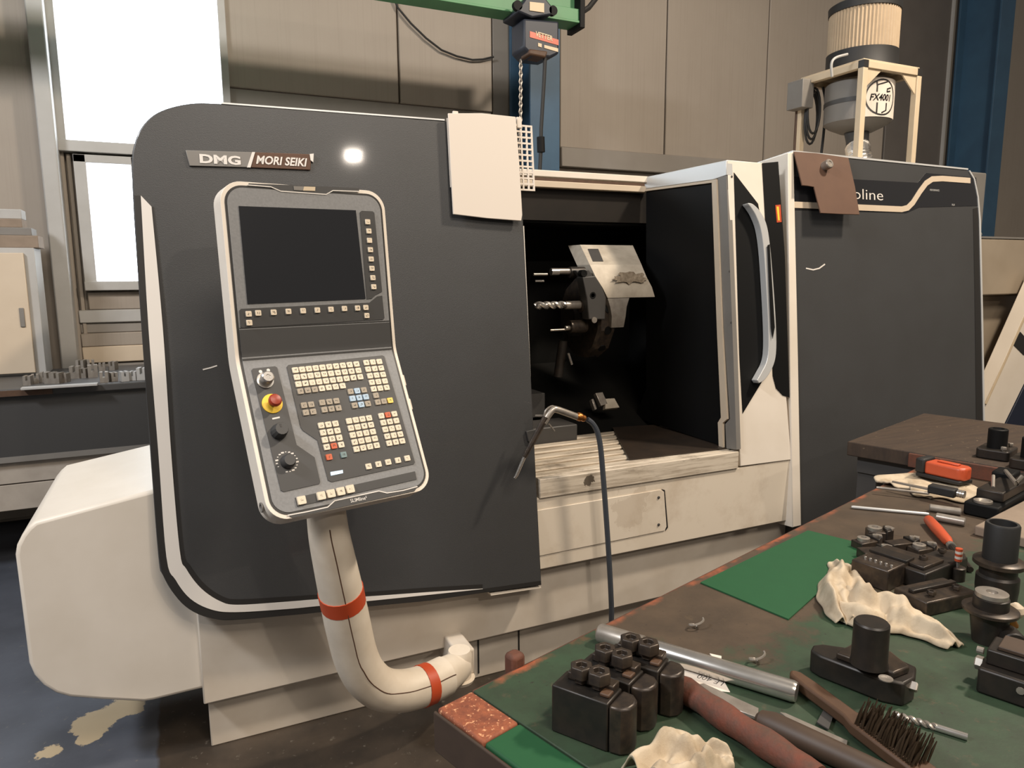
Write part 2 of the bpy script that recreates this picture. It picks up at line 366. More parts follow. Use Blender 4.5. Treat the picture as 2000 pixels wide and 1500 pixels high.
m = MB().wbox(-6, XB, YW-.01, YW+.06, .03, .55); tag(ob('baseboard_back', m, M['concrete'], bev=.01), kind='structure')
# pale pillar left of the window
x0, x1 = wx(104, 500), wx(137, 500)
tag(ob('pillar', MB().wbox(x0, x1, YW-.14, YW, 0, 6), M['lightgrey'], bev=.01), 'pale grey pillar between the beige cabinet and the narrow window', 'pillar')
# blue steel columns (H section)
def column(px0, px1, y, py, depth, label):
    f0 = Fr((0, y, 0), (1, 0, 0), (0, 0, 1)); a = f0.px(px0, py)[0]; b = f0.px(px1, py)[0]
    t_ = thing('steel_column', ((a+b)/2, y, 0), label, 'column', None)
    ob('flange', MB().wbox(a, b, y, y+.02, 0, 6), M['blue'], t_, bev=.002)
    ob('flange', MB().wbox(a, b, y+depth-.02, y+depth, 0, 6), M['blue'], t_, bev=.002)
    ob('web', MB().wbox((a+b)/2-.008, (a+b)/2+.008, y+.02, y+depth-.02, 0, 6), M['blue'], t_)
    ob('base_plate', MB().wbox(a-.08, b+.08, y-.05, y+depth+.02, 0, .02), M['blue'], t_, bev=.003)
column(1036, 1093, 5.1, 260, .38, 'blue steel column behind the lathe under the green crane beam')
column(1931, 1957, 5.0, 300, .46, 'dark blue steel column at the right beyond the filter drum')
# black cable across the wall
pts = [FWL.P(*FWL.px(*q), .03) for q in ((758, -20), (775, 18), (800, 48), (830, 77), (860, 100), (890, 112), (920, 119), (940, 118), (961, 113))]
tag(ob('wall_cable', MB().tube(pts, .008, 8), M['rubber']), 'thin black cable sagging across the wall panels left of the column', 'cable')
# jib crane beam and hoist
YC = 4.4
FC = Fr((0, YC, 0), (1, 0, 0), (0, 0, 1)); zb = FC.px(1003, 24)[1]; xe = FC.px(1135, 30)[0]
cb = thing('crane_beam', (1.0, YC+.08, zb), 'green steel crane beam above the blue column', 'crane beam')
m = MB().wbox(-2.5, xe, YC, YC+.16, zb, zb+.015).wbox(-2.5, xe, YC+.07, YC+.085, zb+.015, zb+.2).wbox(-2.5, xe, YC, YC+.16, zb+.2, zb+.215)
m.wbox(-2.5, xe, YC+.01, YC+.02, zb+.012, zb+.09)
ob('beam_profile', m, M['green'], cb, bev=.003)
ob('end_stop', MB().wbox(xe-.012, xe+.025, YC-.01, YC+.17, zb-.03, zb+.22), M['black'], cb, bev=.004)
a = FC.P(*FC.px(1139, 22)); b = FC.P(*FC.px(1185, -14))
ob('feed_cable', MB().tube([a+V((0, .08, 0)), (a+b)/2+V((0, .08, -.01)), b+V((0, .1, .02))], .018, 8), M['rubber'], cb)
YH = YC-.09; FH = Fr((0, YH, 0), (1, 0, 0), (0, 0, 1))
hx = FH.px(1050, 60)[0]
ch = thing('chain_hoist', (hx, YH+.1, FH.px(1050, 118)[1]), 'dark electric chain hoist with an orange sticker hanging from the green beam', 'hoist')
ob('trolley', MB().pp(FH, [(1012, 16), (1022, 4), (1030, -8), (1064, -6), (1072, 4), (1080, 14), (1080, 28), (1040, 34), (1012, 22)], -.24, 0), M['dark_blue'], ch, bev=.01)
ob('trolley_plate', MB().pp(FH, [(1034, 4), (1062, 7), (1062, 25), (1034, 21)], 0, .006), M['beige'], ch)
ob('wheel', MB().lathe(FH.P(*FH.px(1012, 10)), (0, 1, 0), [(0, .03), (.03, .03)], 16), M['black'], ch)
ob('wheel', MB().lathe(FH.P(*FH.px(1081, 20)), (0, 1, 0), [(0, .03), (.03, .03)], 16), M['black'], ch)
body = ob('hoist_body', MB().pp(FH, [(1024, 34), (1094, 40), (1094, 104), (1076, 112), (1040, 108), (1024, 92)], -.2, -.01), M['dark_blue'], ch, bev=.015)
stk = ob('sticker', MB().pp(FH, [(1036, 60), (1092, 77), (1092, 88), (1036, 72)], -.01, -.007), M['orange'], ch)
Fs = FH.off(-.007); a = Fs.P(*Fs.px(1042, 72)); b = Fs.P(*Fs.px(1090, 86)); Ft = Fr(a, b-a, (0, 0, 1))
ob('sticker_letters', MB().text(Ft, .012, .008, .042, 'VETTER', .0015, .001, 0, .85, .0012), M['beige'], stk)
ob('rating_plate', MB().pp(FH, [(1064, 87), (1091, 94), (1091, 101), (1064, 93)], -.01, -.006), M['beige'], ch)
ob('rating_plate', MB().pp(FH, [(1052, 83), (1059, 85), (1059, 92), (1052, 90)], -.01, -.006), M['beige'], ch)
ob('motor_cover', MB().pp(FH, [(1034, 95), (1070, 100), (1066, 113), (1032, 106)], -.12, .004), M['woodh'], ch, bev=.01)
pts = [FH.P(*FH.px(*q), -.03) for q in ((1069, 108), (1067, 150), (1064, 200), (1061, 250), (1060, 300), (1058, 340))]
ob('pendant_cable', MB().tube(pts, .013, 8), M['rubber'], ch)
ob('pendant_plug', MB().tube([FH.P(*FH.px(1060, 266), -.03), FH.P(*FH.px(1061, 296), -.03)], .026, 10), M['black'], ch)
mm = MB(); c0 = FH.px(1033, 112); c1 = FH.px(1032, 300); nlk = 26
for i in range(nlk):
    f_ = i/(nlk-1); u_ = c0[0]+(c1[0]-c0[0])*f_; v_ = c0[1]+(c1[1]-c0[1])*f_
    dx, dy = (.011, 0) if i % 2 else (0, .011)
    mm.tube([V((u_+dx*math.cos(k*math.pi/3), YH+.12+dy*math.cos(k*math.pi/3), v_+.022*math.sin(k*math.pi/3))) for k in range(7)], .004, 5, False)
ob('chain', mm, M['steel'], ch, kind='stuff')

# left background: cabinet, bench, things on it
YB = 4.4
FBk = Fr((0, YB, 0), (1, 0, 0), (0, 0, 1))
zt = FBk.px(140, 752)[1]; zb_ = FBk.px(150, 891)[1]; xr = .25
bt = thing('dark_workbench', (-1.0, YB+.4, 0), 'long dark workbench behind the lathe at the far left', 'workbench')
ob('worktop', MB().wbox(-3.2, xr, YB-.03, YB+.85, zt-.04, zt), M['dgrey'], bt, bev=.006)
ob('apron', MB().wbox(-3.2, xr, YB, YB+.8, zb_, zt-.04), M['module'], bt, bev=.004)
zq = FBk.px(150, 985)[1]; zq2 = FBk.px(150, 935)[1]
ob('stand_panel', MB().wbox(-3.2, xr, YB+.03, YB+.06, zq2+.003, zb_-.003), M['concrete'], bt, bev=.003); ob('stand_panel', MB().wbox(-3.2, xr, YB+.03, YB+.06, zq, zq2-.003), M['concrete'], bt, bev=.003)
ob('edge_strip', MB().wbox(-3.2, -.62, YB-.04, YB-.03, zt-.035, zt-.005), M['woodh'], bt)
ob('bottom_rail', MB().wbox(-3.2, xr, YB-.005, YB, zb_, zb_+.03), M['grey'], bt)
for x in (-3.1, -1.9, xr-.08):
    for y in (YB+.04, YB+.7): ob('leg', MB().wbox(x, x+.07, y, y+.07, 0, zb_), M['module'], bt)
FCb = Fr((0, 4.95, 0), (1, 0, 0), (0, 0, 1))
a = FCb.px(46, 494); b = FCb.px(76, 745); 
cbz0, cbz1 = zt, a[1]; cx1 = FCb.px(58, 610)[0]
cbn = thing('beige_cabinet', (cx1-.35, 5.1, zt), 'beige metal cabinet with a dark slot handle on the dark workbench', 'cabinet')
ob('body', MB().wbox(cx1-.75, cx1+.05, 4.97, 5.2, cbz0, cbz1+.03), M['lightgrey'], cbn, bev=.004)
dr = ob('door', MB().wbox(cx1-.73, cx1, 4.945, 4.968, cbz0+.015, cbz1), M['beigepaint'], cbn, bev=.004)
hz = FCb.px(44, 620); ob('handle', MB().wbox(hz[0]-.012, hz[0]+.012, 4.938, 4.946, hz[1]-.055, hz[1]+.055), M['grey'], dr, bev=.003)
for i, (p0, p1, mt) in enumerate((((-20, 478), (72, 462), 'cardboard'), ((-20, 460), (58, 448), 'grey'), ((-20, 446), (38, 432), 'cardboard'), ((-20, 430), (36, 416), 'lightgrey'))):
    u0, v0 = FCb.px(*p0); u1, v1 = FCb.px(*p1)
    zlo = cbz1+.03+sum([.0, .07, .115, .165][i:i+1]); zhi = cbz1+.03+[.07, .115, .165, .22][i]
    ob('flat_box', MB().wbox(cx1-.6, u1, 4.98+.02*i, 5.18, zlo, zhi), M[mt], bev=.004, label=['widest brown flat box, lowest on the beige cabinet', 'grey flat box, second in the pile on the cabinet', 'brown flat box, third in the pile on the cabinet', 'pale flat box on top of the pile on the cabinet'][i], cat='box', group='flat boxes on the beige cabinet')
# row of small steel clamp jaws on the dark bench
jm = MB()
jm.wbox(-.022, .022, -.03, .03, 0, .03).wbox(-.022, -.006, -.03, .03, .03, .062).wbox(.006, .022, -.03, .03, .03, .062)
jaw = [mesh('jaw_dark', jm, M['steel']), mesh('jaw_light', jm, M['lightgrey'])]
OD = ['first', 'second', 'third', 'fourth', 'fifth', 'sixth', 'seventh', 'eighth', 'ninth', 'tenth', 'eleventh']
JL = ['%s grooved steel jaw from the left, front row on the dark workbench' % q for q in OD]+['%s of the three pale jaws at the right end of the dark workbench' % q for q in ('leftmost', 'middle', 'rightmost')]+['%s jaw from the left in the back row on the dark workbench' % q for q in OD[:4]]
for i, (px, py) in enumerate(((56, 752), (70, 748), (88, 746), (100, 748), (114, 748), (128, 746), (148, 738), (165, 737), (182, 736), (204, 746), (222, 744), (243, 744), (262, 742), (279, 741), (160, 722), (178, 720), (200, 724), (222, 722))):
    p = atZ(px, py, zt); lab = JL[i]
    t_ = thing('clamp_jaw', p, lab, 'jaw', 'steel jaws on the dark workbench')
    Mx = Matrix.Translation(p) @ Matrix.Rotation(random.uniform(-.4, .4), 4, 'Z') @ Matrix.Scale(random.uniform(.75, 1.15), 4)
    place('jaw_block', jaw[1 if 10 < i < 14 else 0], Mx, t_)
p = atZ(140, 755, zt); tag(ob('flat_plate', MB().wbox(p.x-.22, p.x+.12, p.y-.03, p.y+.02, zt, zt+.012), M['lightgrey'], bev=.002), 'pale flat steel strip lying in front of the jaws', 'plate')

# ---------------------------------------------------------------- the lathe
LEAN = (0, .1, 1)
FM = Fr((0, 2.37-.04, .4), (1, 0, 0), LEAN)           # front covers
FD = Fr((0, 2.365, .75), (1, 0, 0), LEAN)             # sliding door
FW = Fr((0, 2.37, 0), (1, 0, 0), (0, 0, 1))           # fascia
FB = Fr((0, 2.42, 0), (1, 0, 0), (0, 0, 1))           # base panel
FS = Fr((0, 2.48, 0), (1, 0, 0), (0, 0, 1))           # skirt
lathe = thing('cnc_lathe', (1.9, 3.0, 0), 'large charcoal and white computer controlled lathe with its sliding door open', 'lathe')
# base
zs = FB.px(560, 1339)[1]
xl = FB.px(392, 1300)[0]
ob('skirt', MB().wbox(FS.px(410, 1420)[0], 3.7, 2.48, 2.52, 0, zs+.02).wbox(.05, 3.7, 2.6, 4.3, 0, .2), M['white2'], lathe, bev=.004)
ob('base_panel', MB().wbox(xl, 3.85, 2.42, 2.47, zs, .62), M['white2'], lathe, bev=.005)
for px in (934, 1013): 
    u = FS.px(px, 1290)[0]; ob('seam', MB().wbox(u-.003, u+.003, 2.476, 2.482, .02, zs), M['rim'], lathe)
# fascia under the door, with access cover
fz1 = FW.px(1244, 944)[1]; fz0 = FW.px(1300, 1064)[1]; fx1 = FW.px(1546, 950)[0]
fa = ob('fascia', MB().wbox(1.1, fx1, 2.37, 2.42, fz0, fz1), M['fascia'], lathe, bev=.004)
ac = ob('access_cover', MB().pp(FW, [(1040, 998), (1288, 956), (1296, 960), (1301, 1028), (1297, 1036), (1040, 1088)], 0, .004), M['fascia'], lathe, bev=.0015)
ob('recess', MB().pp(FW, [(1292, 955), (1298, 957), (1304, 1030), (1299, 1037), (1301, 1028), (1296, 960)], 0, .0025), M['rim'], lathe)
for q in ((1285, 971), (1285, 1024)): ob('screw', MB().lathe(FW.P(*FW.px(*q), .004), FW.n, [(0, .006), (.003, .006), (.004, .004)], 10), M['dgrey'], ac)
# sill and tray
sz = FW.px(1186, 917)[1]; sx1 = FW.px(1441, 880)[0]
ob('sill_front', MB().wbox(1.212, sx1, 2.362, 2.40, fz1, sz), M['sill'], lathe, bev=.003)
m = MB().wbox(1.0, 2.3, 2.40, 3.0, sz-.06, sz-.012)
ob('tray', m, M['sill'], lathe)
for i in range(7):
    y = 2.41+i*.085; ob('tray_rib', MB().wbox(1.0, 2.3, y, y+.05, sz-.012, sz-.002), M['sill'], lathe, bev=.003, seg=1)
# working chamber
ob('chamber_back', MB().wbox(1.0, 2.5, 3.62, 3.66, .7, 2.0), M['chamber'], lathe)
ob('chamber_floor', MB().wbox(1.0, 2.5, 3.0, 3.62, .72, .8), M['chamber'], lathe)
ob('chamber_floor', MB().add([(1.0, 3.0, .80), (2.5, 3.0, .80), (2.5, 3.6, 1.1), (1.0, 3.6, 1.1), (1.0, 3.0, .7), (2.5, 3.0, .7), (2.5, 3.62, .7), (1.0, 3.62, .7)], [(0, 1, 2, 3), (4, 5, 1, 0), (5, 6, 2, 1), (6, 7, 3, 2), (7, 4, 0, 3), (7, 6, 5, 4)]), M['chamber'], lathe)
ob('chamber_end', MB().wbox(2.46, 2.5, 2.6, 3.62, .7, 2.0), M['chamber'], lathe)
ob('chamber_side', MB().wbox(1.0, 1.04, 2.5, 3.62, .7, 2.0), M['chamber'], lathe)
YR = 3.10
FRr = Fr((0, YR, 0), (1, 0, 0), (0, 0, 1))
z1 = FRr.px(1150, 346)[1]; z2 = FRr.px(1150, 362)[1]; z3 = FRr.px(1150, 432)[1]
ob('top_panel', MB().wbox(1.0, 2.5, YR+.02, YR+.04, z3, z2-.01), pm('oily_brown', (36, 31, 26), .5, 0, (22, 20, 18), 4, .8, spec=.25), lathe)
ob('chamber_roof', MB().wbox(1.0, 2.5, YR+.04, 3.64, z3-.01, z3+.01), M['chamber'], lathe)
ob('rail', MB().wbox(1.0, 2.2, YR-.03, YR+.01, z1-.014, z1+.016), M['white'], lathe, bev=.003)
ob('rail', MB().wbox(1.0, 2.2, YR-.02, YR+.02, z2-.022, z2+.008), M['beigepaint'], lathe, bev=.003)
ob('rail_back', MB().wbox(1.0, 2.5, YR+.3, YR+.32, z2, z1+.03), M['woodh'], lathe)
# turret
tu = lambda px, py, y=2.95: atY(px, py, y)
m = MB()
prof = []
for q, yy in (((1133, 478), 3.12), ((1152, 517), 2.93), ((1163, 540), 2.89), ((1177, 562), 2.87), ((1187, 582), 2.87)):
    prof.append(atY(q[0], q[1], yy))
def loftx(mb, pr, dx, back):
    n = len(pr); L = [V(p) for p in pr]; Rr = [V((p.x+d_, p.y, p.z)) for p, d_ in zip(pr, dx)]
    Lb = [V((p.x, p.y+back, p.z)) for p in L]; Rb = [V((p.x, p.y+back, p.z)) for p in Rr]
    vs = L+Rr+Lb+Rb; fs = []
    for i in range(n-1):
        fs += [(i, n+i, n+i+1, i+1), (2*n+i, 2*n+i+1, 3*n+i+1, 3*n+i), (i, i+1, 2*n+i+1, 2*n+i), (n+i, 3*n+i, 3*n+i+1, n+i+1)]
    fs += [(0, 2*n, 3*n, n), (n-1, 2*n-1, 4*n-1, 3*n-1)]
    return mb.add(vs, fs)
ends = [atY(1236, 480, 3.12).x, atY(1253, 517, 2.93).x, atY(1262, 540, 2.89).x, atY(1273, 562, 2.87).x, atY(1279, 582, 2.87).x]
tc = ob('turret_cover', loftx(MB(), prof, [e-p.x for e, p in zip(ends, prof)], .12), M['turretcover'], lathe, sharp=25)
n1 = (prof[1]-prof[0]); Ftc = Fr(prof[1], (1, 0, 0), prof[0]-prof[1])
ob('type_plate', MB().prism(Ftc, [Ftc.px(*q) for q in ((1148, 487), (1168, 487), (1178, 511), (1158, 511))], 0, .003), M['dgrey'], tc)
Ft2 = Fr(prof[4], (1, 0, 0), prof[2]-prof[4])
rnd = random.Random(3)
pl = []
for i in range(26):
    a = 2*math.pi*i/26; rr = 1+rnd.uniform(-.35, .3); q = (1230+32*rr*math.cos(a), 544+(11*rr)*math.sin(a)); pl.append(Ft2.px(*q))
ob('peeling_label', MB().prism(Ft2, pl, .012, .016), pm('peeled_label', (112, 98, 80), .7, 0, (166, 152, 132), 60, .9), tc)
lowc = [atY(1187, 583, 2.87), atY(1192, 600, 2.86), atY(1195, 618, 2.86), atY(1194, 640, 2.87)]
lowe = [atY(1229, 583, 2.87).x, atY(1224, 600, 2.86).x, atY(1222, 618, 2.86).x, atY(1218, 640, 2.87).x]
ob('turret_flange', loftx(MB(), lowc, [e-p.x for e, p in zip(lowe, lowc)], .1), M['steel'], lathe, sharp=60)
tdc = atY(1160, 610, 3.0); tdx = tdc.x
# turret disc with octagonal rim, axis along the lathe
R0 = .2
cz = tdc.z-.03; ctr = V((tdx-.04, 3.08, cz))
ob('turret_disc', MB().lathe(ctr, (1, 0, 0), [(0, R0*.93), (.012, R0), (.085, R0), (.1, R0*.9)], 12, (0, -.26, .97)), M['blackox2'], lathe, sharp=20)
td2 = ob('turret_hub', MB().lathe(ctr-V((.06, 0, 0)), (1, 0, 0), [(0, .07), (.02, .09), (.06, .09)], 24), M['blackox'], lathe)
for k in range(12):
    a = math.radians(15+30*k); q = ctr+V((.05, -math.sin(a)*R0*.97, math.cos(a)*R0*.97))
    if q.y < 3.12: ob('tool_socket', MB().lathe(q, (0, -math.sin(a), math.cos(a)), [(0, .02), (.006, .02), (.006, .012), (.0062, .001)], 14), M['black'], lathe)
def toolx(px0, px1, py, r, mat, y=2.95, seg=14, name='tool_shank'):
    a = atY(px0, py, y); b = atY(px1, py, y); b.z = a.z; return ob(name, MB().tube([a, b], r, seg), M[mat], lathe)
toolx(1042, 1069, 536, .006, 'steel', name='tool_bit'); toolx(1076, 1090, 531, .017, 'chrome', name='collet'); toolx(1089, 1114, 530, .014, 'steel'); toolx(1112, 1140, 532, .026, 'blackox', name='tool_holder')
m = MB(); a = atY(1046, 597, 2.92); b = atY(1104, 597, 2.92); b.z = a.z
for s_ in (0, math.pi):
    m.tube([a.lerp(b, i/40)+V((0, math.cos(s_+i*.32)*.009, math.sin(s_+i*.32)*.009)) for i in range(41)], .010, 8)
ob('drill_bit', m, M['chrome'], lathe); toolx(1104, 1134, 596, .019, 'steel', 2.92, name='drill_shank'); toolx(1132, 1146, 598, .03, 'blackox2', 2.92, name='tool_holder')
toolx(1075, 1106, 645, .005, 'steel', 2.93, name='tool_bit'); toolx(1104, 1116, 641, .011, 'steel', 2.93, name='collet'); toolx(1112, 1143, 638, .03, 'blackox2', 2.93, name='tool_holder'); toolx(1045, 1062, 549, .005, 'chrome', 2.97, name='tool_bit')
a = atY(1100, 665, 3.0); b = atY(1090, 735, 3.02); ob('boring_bar', MB().tube([a, b], .022, 12), M['blackox'], lathe)
a = atY(1110, 690, 2.94); b = atY(1117, 712, 2.94); ob('insert_tip', MB().tube([a, b], .006, 8), M['chrome'], lathe)
for pts_, yy in (([(1138, 541), (1163, 539), (1176, 560), (1184, 582), (1182, 624), (1150, 624), (1146, 582)], 2.855), ([(1124, 528), (1150, 526), (1160, 541), (1136, 543)], 2.9)):
    Fk_ = Fr((0, yy, 0), (1, 0, 0), (0, 0, 1)); ob('tool_block', MB().pp(Fk_, pts_, -.06, 0), M['dgrey'], lathe, bev=.004)
Fk_ = Fr((0, 2.855, 0), (1, 0, 0), (0, 0, 1))
for q_ in ((1158, 577), (1141, 534)): ob('tool_socket', MB().lathe(Fk_.P(*Fk_.px(*q_)), Fk_.n, [(-.03, .016), (.001, .016), (.001, .010), (-.0, .009)], 16), M['black'], lathe)
ob('tray_shade_sheet', MB().prism(Fr((0, 0, sz), (1, 0, 0), (0, 1, 0)), [(p.x, p.y) for p in (atZ(1229, 899, sz), atZ(1442, 874, sz), V((2.19, 2.98, 0)), atZ(1196, 836, sz))], 0, .004), pm('tray_shade_brown', (52, 42, 34), .45, 0, (30, 27, 24), 5, .9), lathe)  # dark sheet painting the shade on the right part of the tray
q = atY(1160, 625, 2.85); ob('socket_screw', MB().lathe(q, (0, -1, 0), [(0, .014), (.006, .014), (.006, .007), (.0061, .001)], 12), M['steel'], lathe)
# lower chamber details
a = atY(1052, 842, 2.90); b = atY(1128, 842, 2.90)
ob('tailstock_block', MB().wbox(a.x-.1, b.x, 2.90, 3.08, sz-.01, sz+.07), M['dgrey'], lathe, bev=.006)
ob('guide_plate', MB().wbox(1.25, 1.62, 3.1, 3.3, .9, 1.02), M['dgrey'], lathe, bev=.004)
for pts, mt in (([(1161, 769), (1175, 767), (1185, 790), (1172, 794)], 'steel'), ([(1181, 780), (1198, 779), (1208, 797), (1180, 800)], 'turretcover'), ([(1153, 781), (1157, 780), (1164, 800), (1160, 802)], 'steel')):
    Fg = Fr((0, 3.0, .85), (1, 0, 0), (0, .5, 1)); ob('jaw_piece', MB().pp(Fg, pts, -.015, .012), M[mt], lathe, bev=.002)
# left front cover
out = [(1012, 246), (1022, 430), (1058, 1143), (960, 1156), (840, 1174), (713, 1186), (560, 1203), (470, 1211), (426, 1211), (384, 1198), (343, 1165), (318, 1124), (309, 1087), (293, 880), (276, 640), (261, 420), (257, 320), (262, 282), (275, 250), (300, 224), (335, 209), (380, 201), (430, 202), (650, 217), (868, 236)]
sm_ = lambda L, n=4: [tuple(p)[:2] for p in cr([V((a, b, 0)) for a, b in L], n)]
out = out[:7]+sm_(out[6:14], 4)[1:]+out[14:16]+sm_(out[15:23], 4)[1:]+out[23:]
fc = ob('front_cover', MB().pp(FM, out, -.055, 0), M['charcoal'], lathe, bev=.004)
lo = [(275, 382), (290, 640), (309, 880), (325, 1087), (343, 1132), (372, 1169), (413, 1190), (460, 1195), (560, 1189), (622, 1183), (713, 1174), (840, 1161), (943, 1150)]
li = [(296, 404), (318, 640), (334, 880), (351, 1074), (364, 1111), (393, 1149), (430, 1174), (465, 1181), (560, 1175), (622, 1170), (713, 1165), (840, 1156), (942, 1149.5)]
ll = [(300, 404), (326, 640), (342, 880), (358, 1070), (371, 1104), (400, 1141), (436, 1165), (468, 1170), (560, 1165), (622, 1161), (713, 1156), (840, 1147), (942, 1141)]
lr = [(262, 382), (277, 640), (295, 880), (311, 1087), (330, 1143), (362, 1184), (407, 1206), (462, 1209), (560, 1202), (622, 1196), (713, 1185), (840, 1172), (950, 1156)]
lo, li, ll, lr = [sm_(L, 5) for L in (lo, li, ll, lr)]
uv = lambda fr, L: [fr.px(*q) for q in L]
ob('rim', MB().band(FM, uv(FM, lr), uv(FM, lo), 0, .0015), M['rim'], fc)
ob('stripe', MB().band(FM, uv(FM, lo), uv(FM, li), 0, .003), M['stripe'], fc)
ob('inner_line', MB().band(FM, uv(FM, li), uv(FM, ll), 0, .0015), M['rim'], fc)
ob('lower_band', MB().pp(FM, [(942, 1150), (950, 1157), (1057, 1142), (1056, 1134)], 0, .0015), M['rim'], fc)
ob('bottom_flange', MB().pp(FM, [(958, 1159), (1057, 1146), (1058, 1149), (960, 1164)], -.05, -.004), M['white'], fc)
ob('edge_trim', MB().pp(FM, [(1023.5, 440), (1027, 440), (1046, 870), (1043, 870)], -.07, -.015), M['stripe'], fc)
ob('top_highlight', MB().pp(FM, [(432, 200), (868, 233), (868, 236), (432, 203)], -.05, .002), M['alu'], fc)  # pale strip painting the light caught by the cover's top edge
# name plate
npl = ob('name_plate', MB().pp(FM, [(362, 294), (497, 298), (483, 328), (370, 325)], 0, .006), M['grey'], fc, bev=.002)
ob('plate_slash', MB().pp(FM, [(492, 298), (498, 298), (489, 328), (482, 328)], 0, .007), M['stripe'], npl)
ob('plate_end', MB().pp(FM, [(498, 298), (608, 302), (606, 333), (489, 328)], 0, .006), M['brown'], npl, bev=.002)
ob('plate_cap', MB().pp(FM, [(604, 302), (612, 301), (611, 318), (606, 314)], 0, .008), M['stripe'], npl)
for a_, b_, h, s, sh, sx, q, bd in (((389, 319), (470, 320), .026, 'DMG', 0, 1.5, 0, .0014), ((499, 321), (600, 325), .026, 'MORI SEIKI', .25, 1.0, 0, .0009)):
    P0 = FM.P(*FM.px(*a_), .007); P1 = FM.P(*FM.px(*b_), .007); Fq = Fr(P0, (1, 0, 0), LEAN)
    tmp = MB().text(Fq, 0, 0, .036, s, 0, .001, sh, 1, bd); wd = max((p-P0).x for p in tmp.v)
    ob('lettering', MB().text(Fq, 0, .001, .036, s, 0, .001, sh, (P1-P0).x/wd, bd), M['stripe'], npl)
# sliding door, front leaf
dfr = [(1418, 312), (1490, 318), (1522, 330), (1538, 700), (1546, 900), (1444, 912), (1440, 880), (1430, 700)]
sd = ob('sliding_door', MB().pp(FD, [(1420, 312), (1512, 320), (1530, 700), (1546, 898), (1446, 911), (1432, 600)], -.04, 0), M['white'], lathe, bev=.003)
ob('door_window', MB().pp(FD, [(1433, 337), (1480, 398), (1486, 430), (1492, 520), (1500, 700), (1494, 735), (1450, 808), (1444, 700)], 0, .002), M['black'], sd)
ob('door_recess', MB().pp(FD, [(1488, 319), (1519, 316), (1532, 500), (1541, 776), (1528, 772), (1515, 758), (1509, 735), (1498, 500)], 0, .003), M['black'], sd)
wl = ob('warning_label', MB().pp(FD, [(1513, 401), (1523, 400), (1525, 434), (1516, 435)], .003, .005), M['orange'], sd)
ob('label_stripe', MB().pp(FD, [(1515, 404), (1519, 404), (1521, 431), (1518, 431)], .005, .006), M['yellow'], wl)
# bow handle
ho = [(1448, 400), (1458, 402), (1472, 416), (1484, 440), (1491, 480), (1498, 560), (1503, 640), (1503, 690), (1496, 718), (1482, 740), (1470, 748)]
hi_ = [(1450, 404), (1455, 410), (1464, 425), (1473, 450), (1479, 490), (1484, 560), (1488, 640), (1488, 685), (1484, 708), (1475, 726), (1466, 742)]
hoc = [tuple(p)[:2] for p in cr([V((a, b, 0)) for a, b in uv(FD, ho)], 4)]; hic = [tuple(p)[:2] for p in cr([V((a, b, 0)) for a, b in uv(FD, hi_)], 4)]
ob('door_handle', MB().ribbon(FD, hoc, hic, .004, .04), M['alu'], sd, bev=.006, seg=3, sharp=50)
ob('handle_slot', MB().pp(FD, [(1484, 482), (1488, 480), (1498, 640), (1494, 662), (1491, 640)], .045, .047), M['black'], sd)
for i, q in enumerate(((1429, 345), (1421, 420), (1416, 440), (1425, 530), (1428, 630), (1433, 735))):
    if i in (1, 2): continue
    ob('frame_screw', MB().lathe(FD.P(*FD.px(*q), 0), FD.n, [(0, .005), (.002, .005)], 8), M['dgrey'], sd)
# door return (side leaf reaching back into the chamber)
XR = FD.px(1420, 312)[0]
FX = Fr((XR, 0, 0), (0, -1, 0), (0, 0, 1))
rt = ob('door_side', MB().pp(FX, [(1420, 314), (1262, 347), (1262, 760), (1240, 815), (1432, 878), (1426, 600)], -.02, 0), M['black'], lathe)
ob('side_top_rail', MB().pp(FX, [(1420, 313), (1262, 346), (1260, 369), (1394, 351), (1421, 342)], -.03, .006), M['alu'], rt, bev=.002)
ob('side_inner_rail', MB().pp(FX, [(1394, 352), (1260, 370), (1260, 374), (1394, 357)], -.02, .012), M['beigepaint'], rt)
ob('side_post', MB().pp(FX, [(1394, 352), (1403, 350), (1414, 640), (1424, 818), (1415, 826), (1416, 876), (1408, 875), (1406, 825), (1412, 815), (1404, 640)], -.02, .012), M['beigepaint'], rt)
ob('side_seal', MB().pp(FX, [(1403, 345), (1420, 340), (1434, 700), (1440, 878), (1420, 876), (1418, 828), (1427, 818), (1415, 640)], -.02, .004), M['grey'], rt)
# right cover housing
FR = FM
rc_out = [(1548, 297), (1720, 313), (1880, 329), (1893, 334), (1903, 350), (1911, 385), (1914, 430), (1921, 815), (1925, 1060), (1563, 1060), (1557, 700)]
rc = ob('right_cover', MB().pp(FR, rc_out, -.5, 0), M['charcoal'], lathe, bev=.004)
ob('corner_post', MB().pp(FR, [(1537, 299), (1548, 297), (1557, 700), (1563, 1026), (1546, 1030), (1541, 700)], -.25, .006), M['white'], lathe, bev=.003)
ob('cover_rim', MB().pp(FR, [(1900, 408), (1912, 404), (1916, 560), (1921, 815), (1925, 1060), (1910, 1060), (1906, 815), (1903, 560)], 0, .002), M['rim'], rc)
ob('cover_edge', MB().band(FR, uv(FR, [(1893, 333), (1903, 350), (1910, 385), (1914, 430), (1918, 600), (1922, 815), (1926, 1060)]), uv(FR, [(1891, 334), (1901, 351), (1908, 386), (1911, 430), (1915, 600), (1919, 815), (1923, 1060)]), 0, .005), M['alu'], rc)
ob('cover_top_trim', MB().pp(FR, [(1548, 294), (1890, 329), (1890, 332), (1548, 298)], -.4, .003), M['alu'], rc)
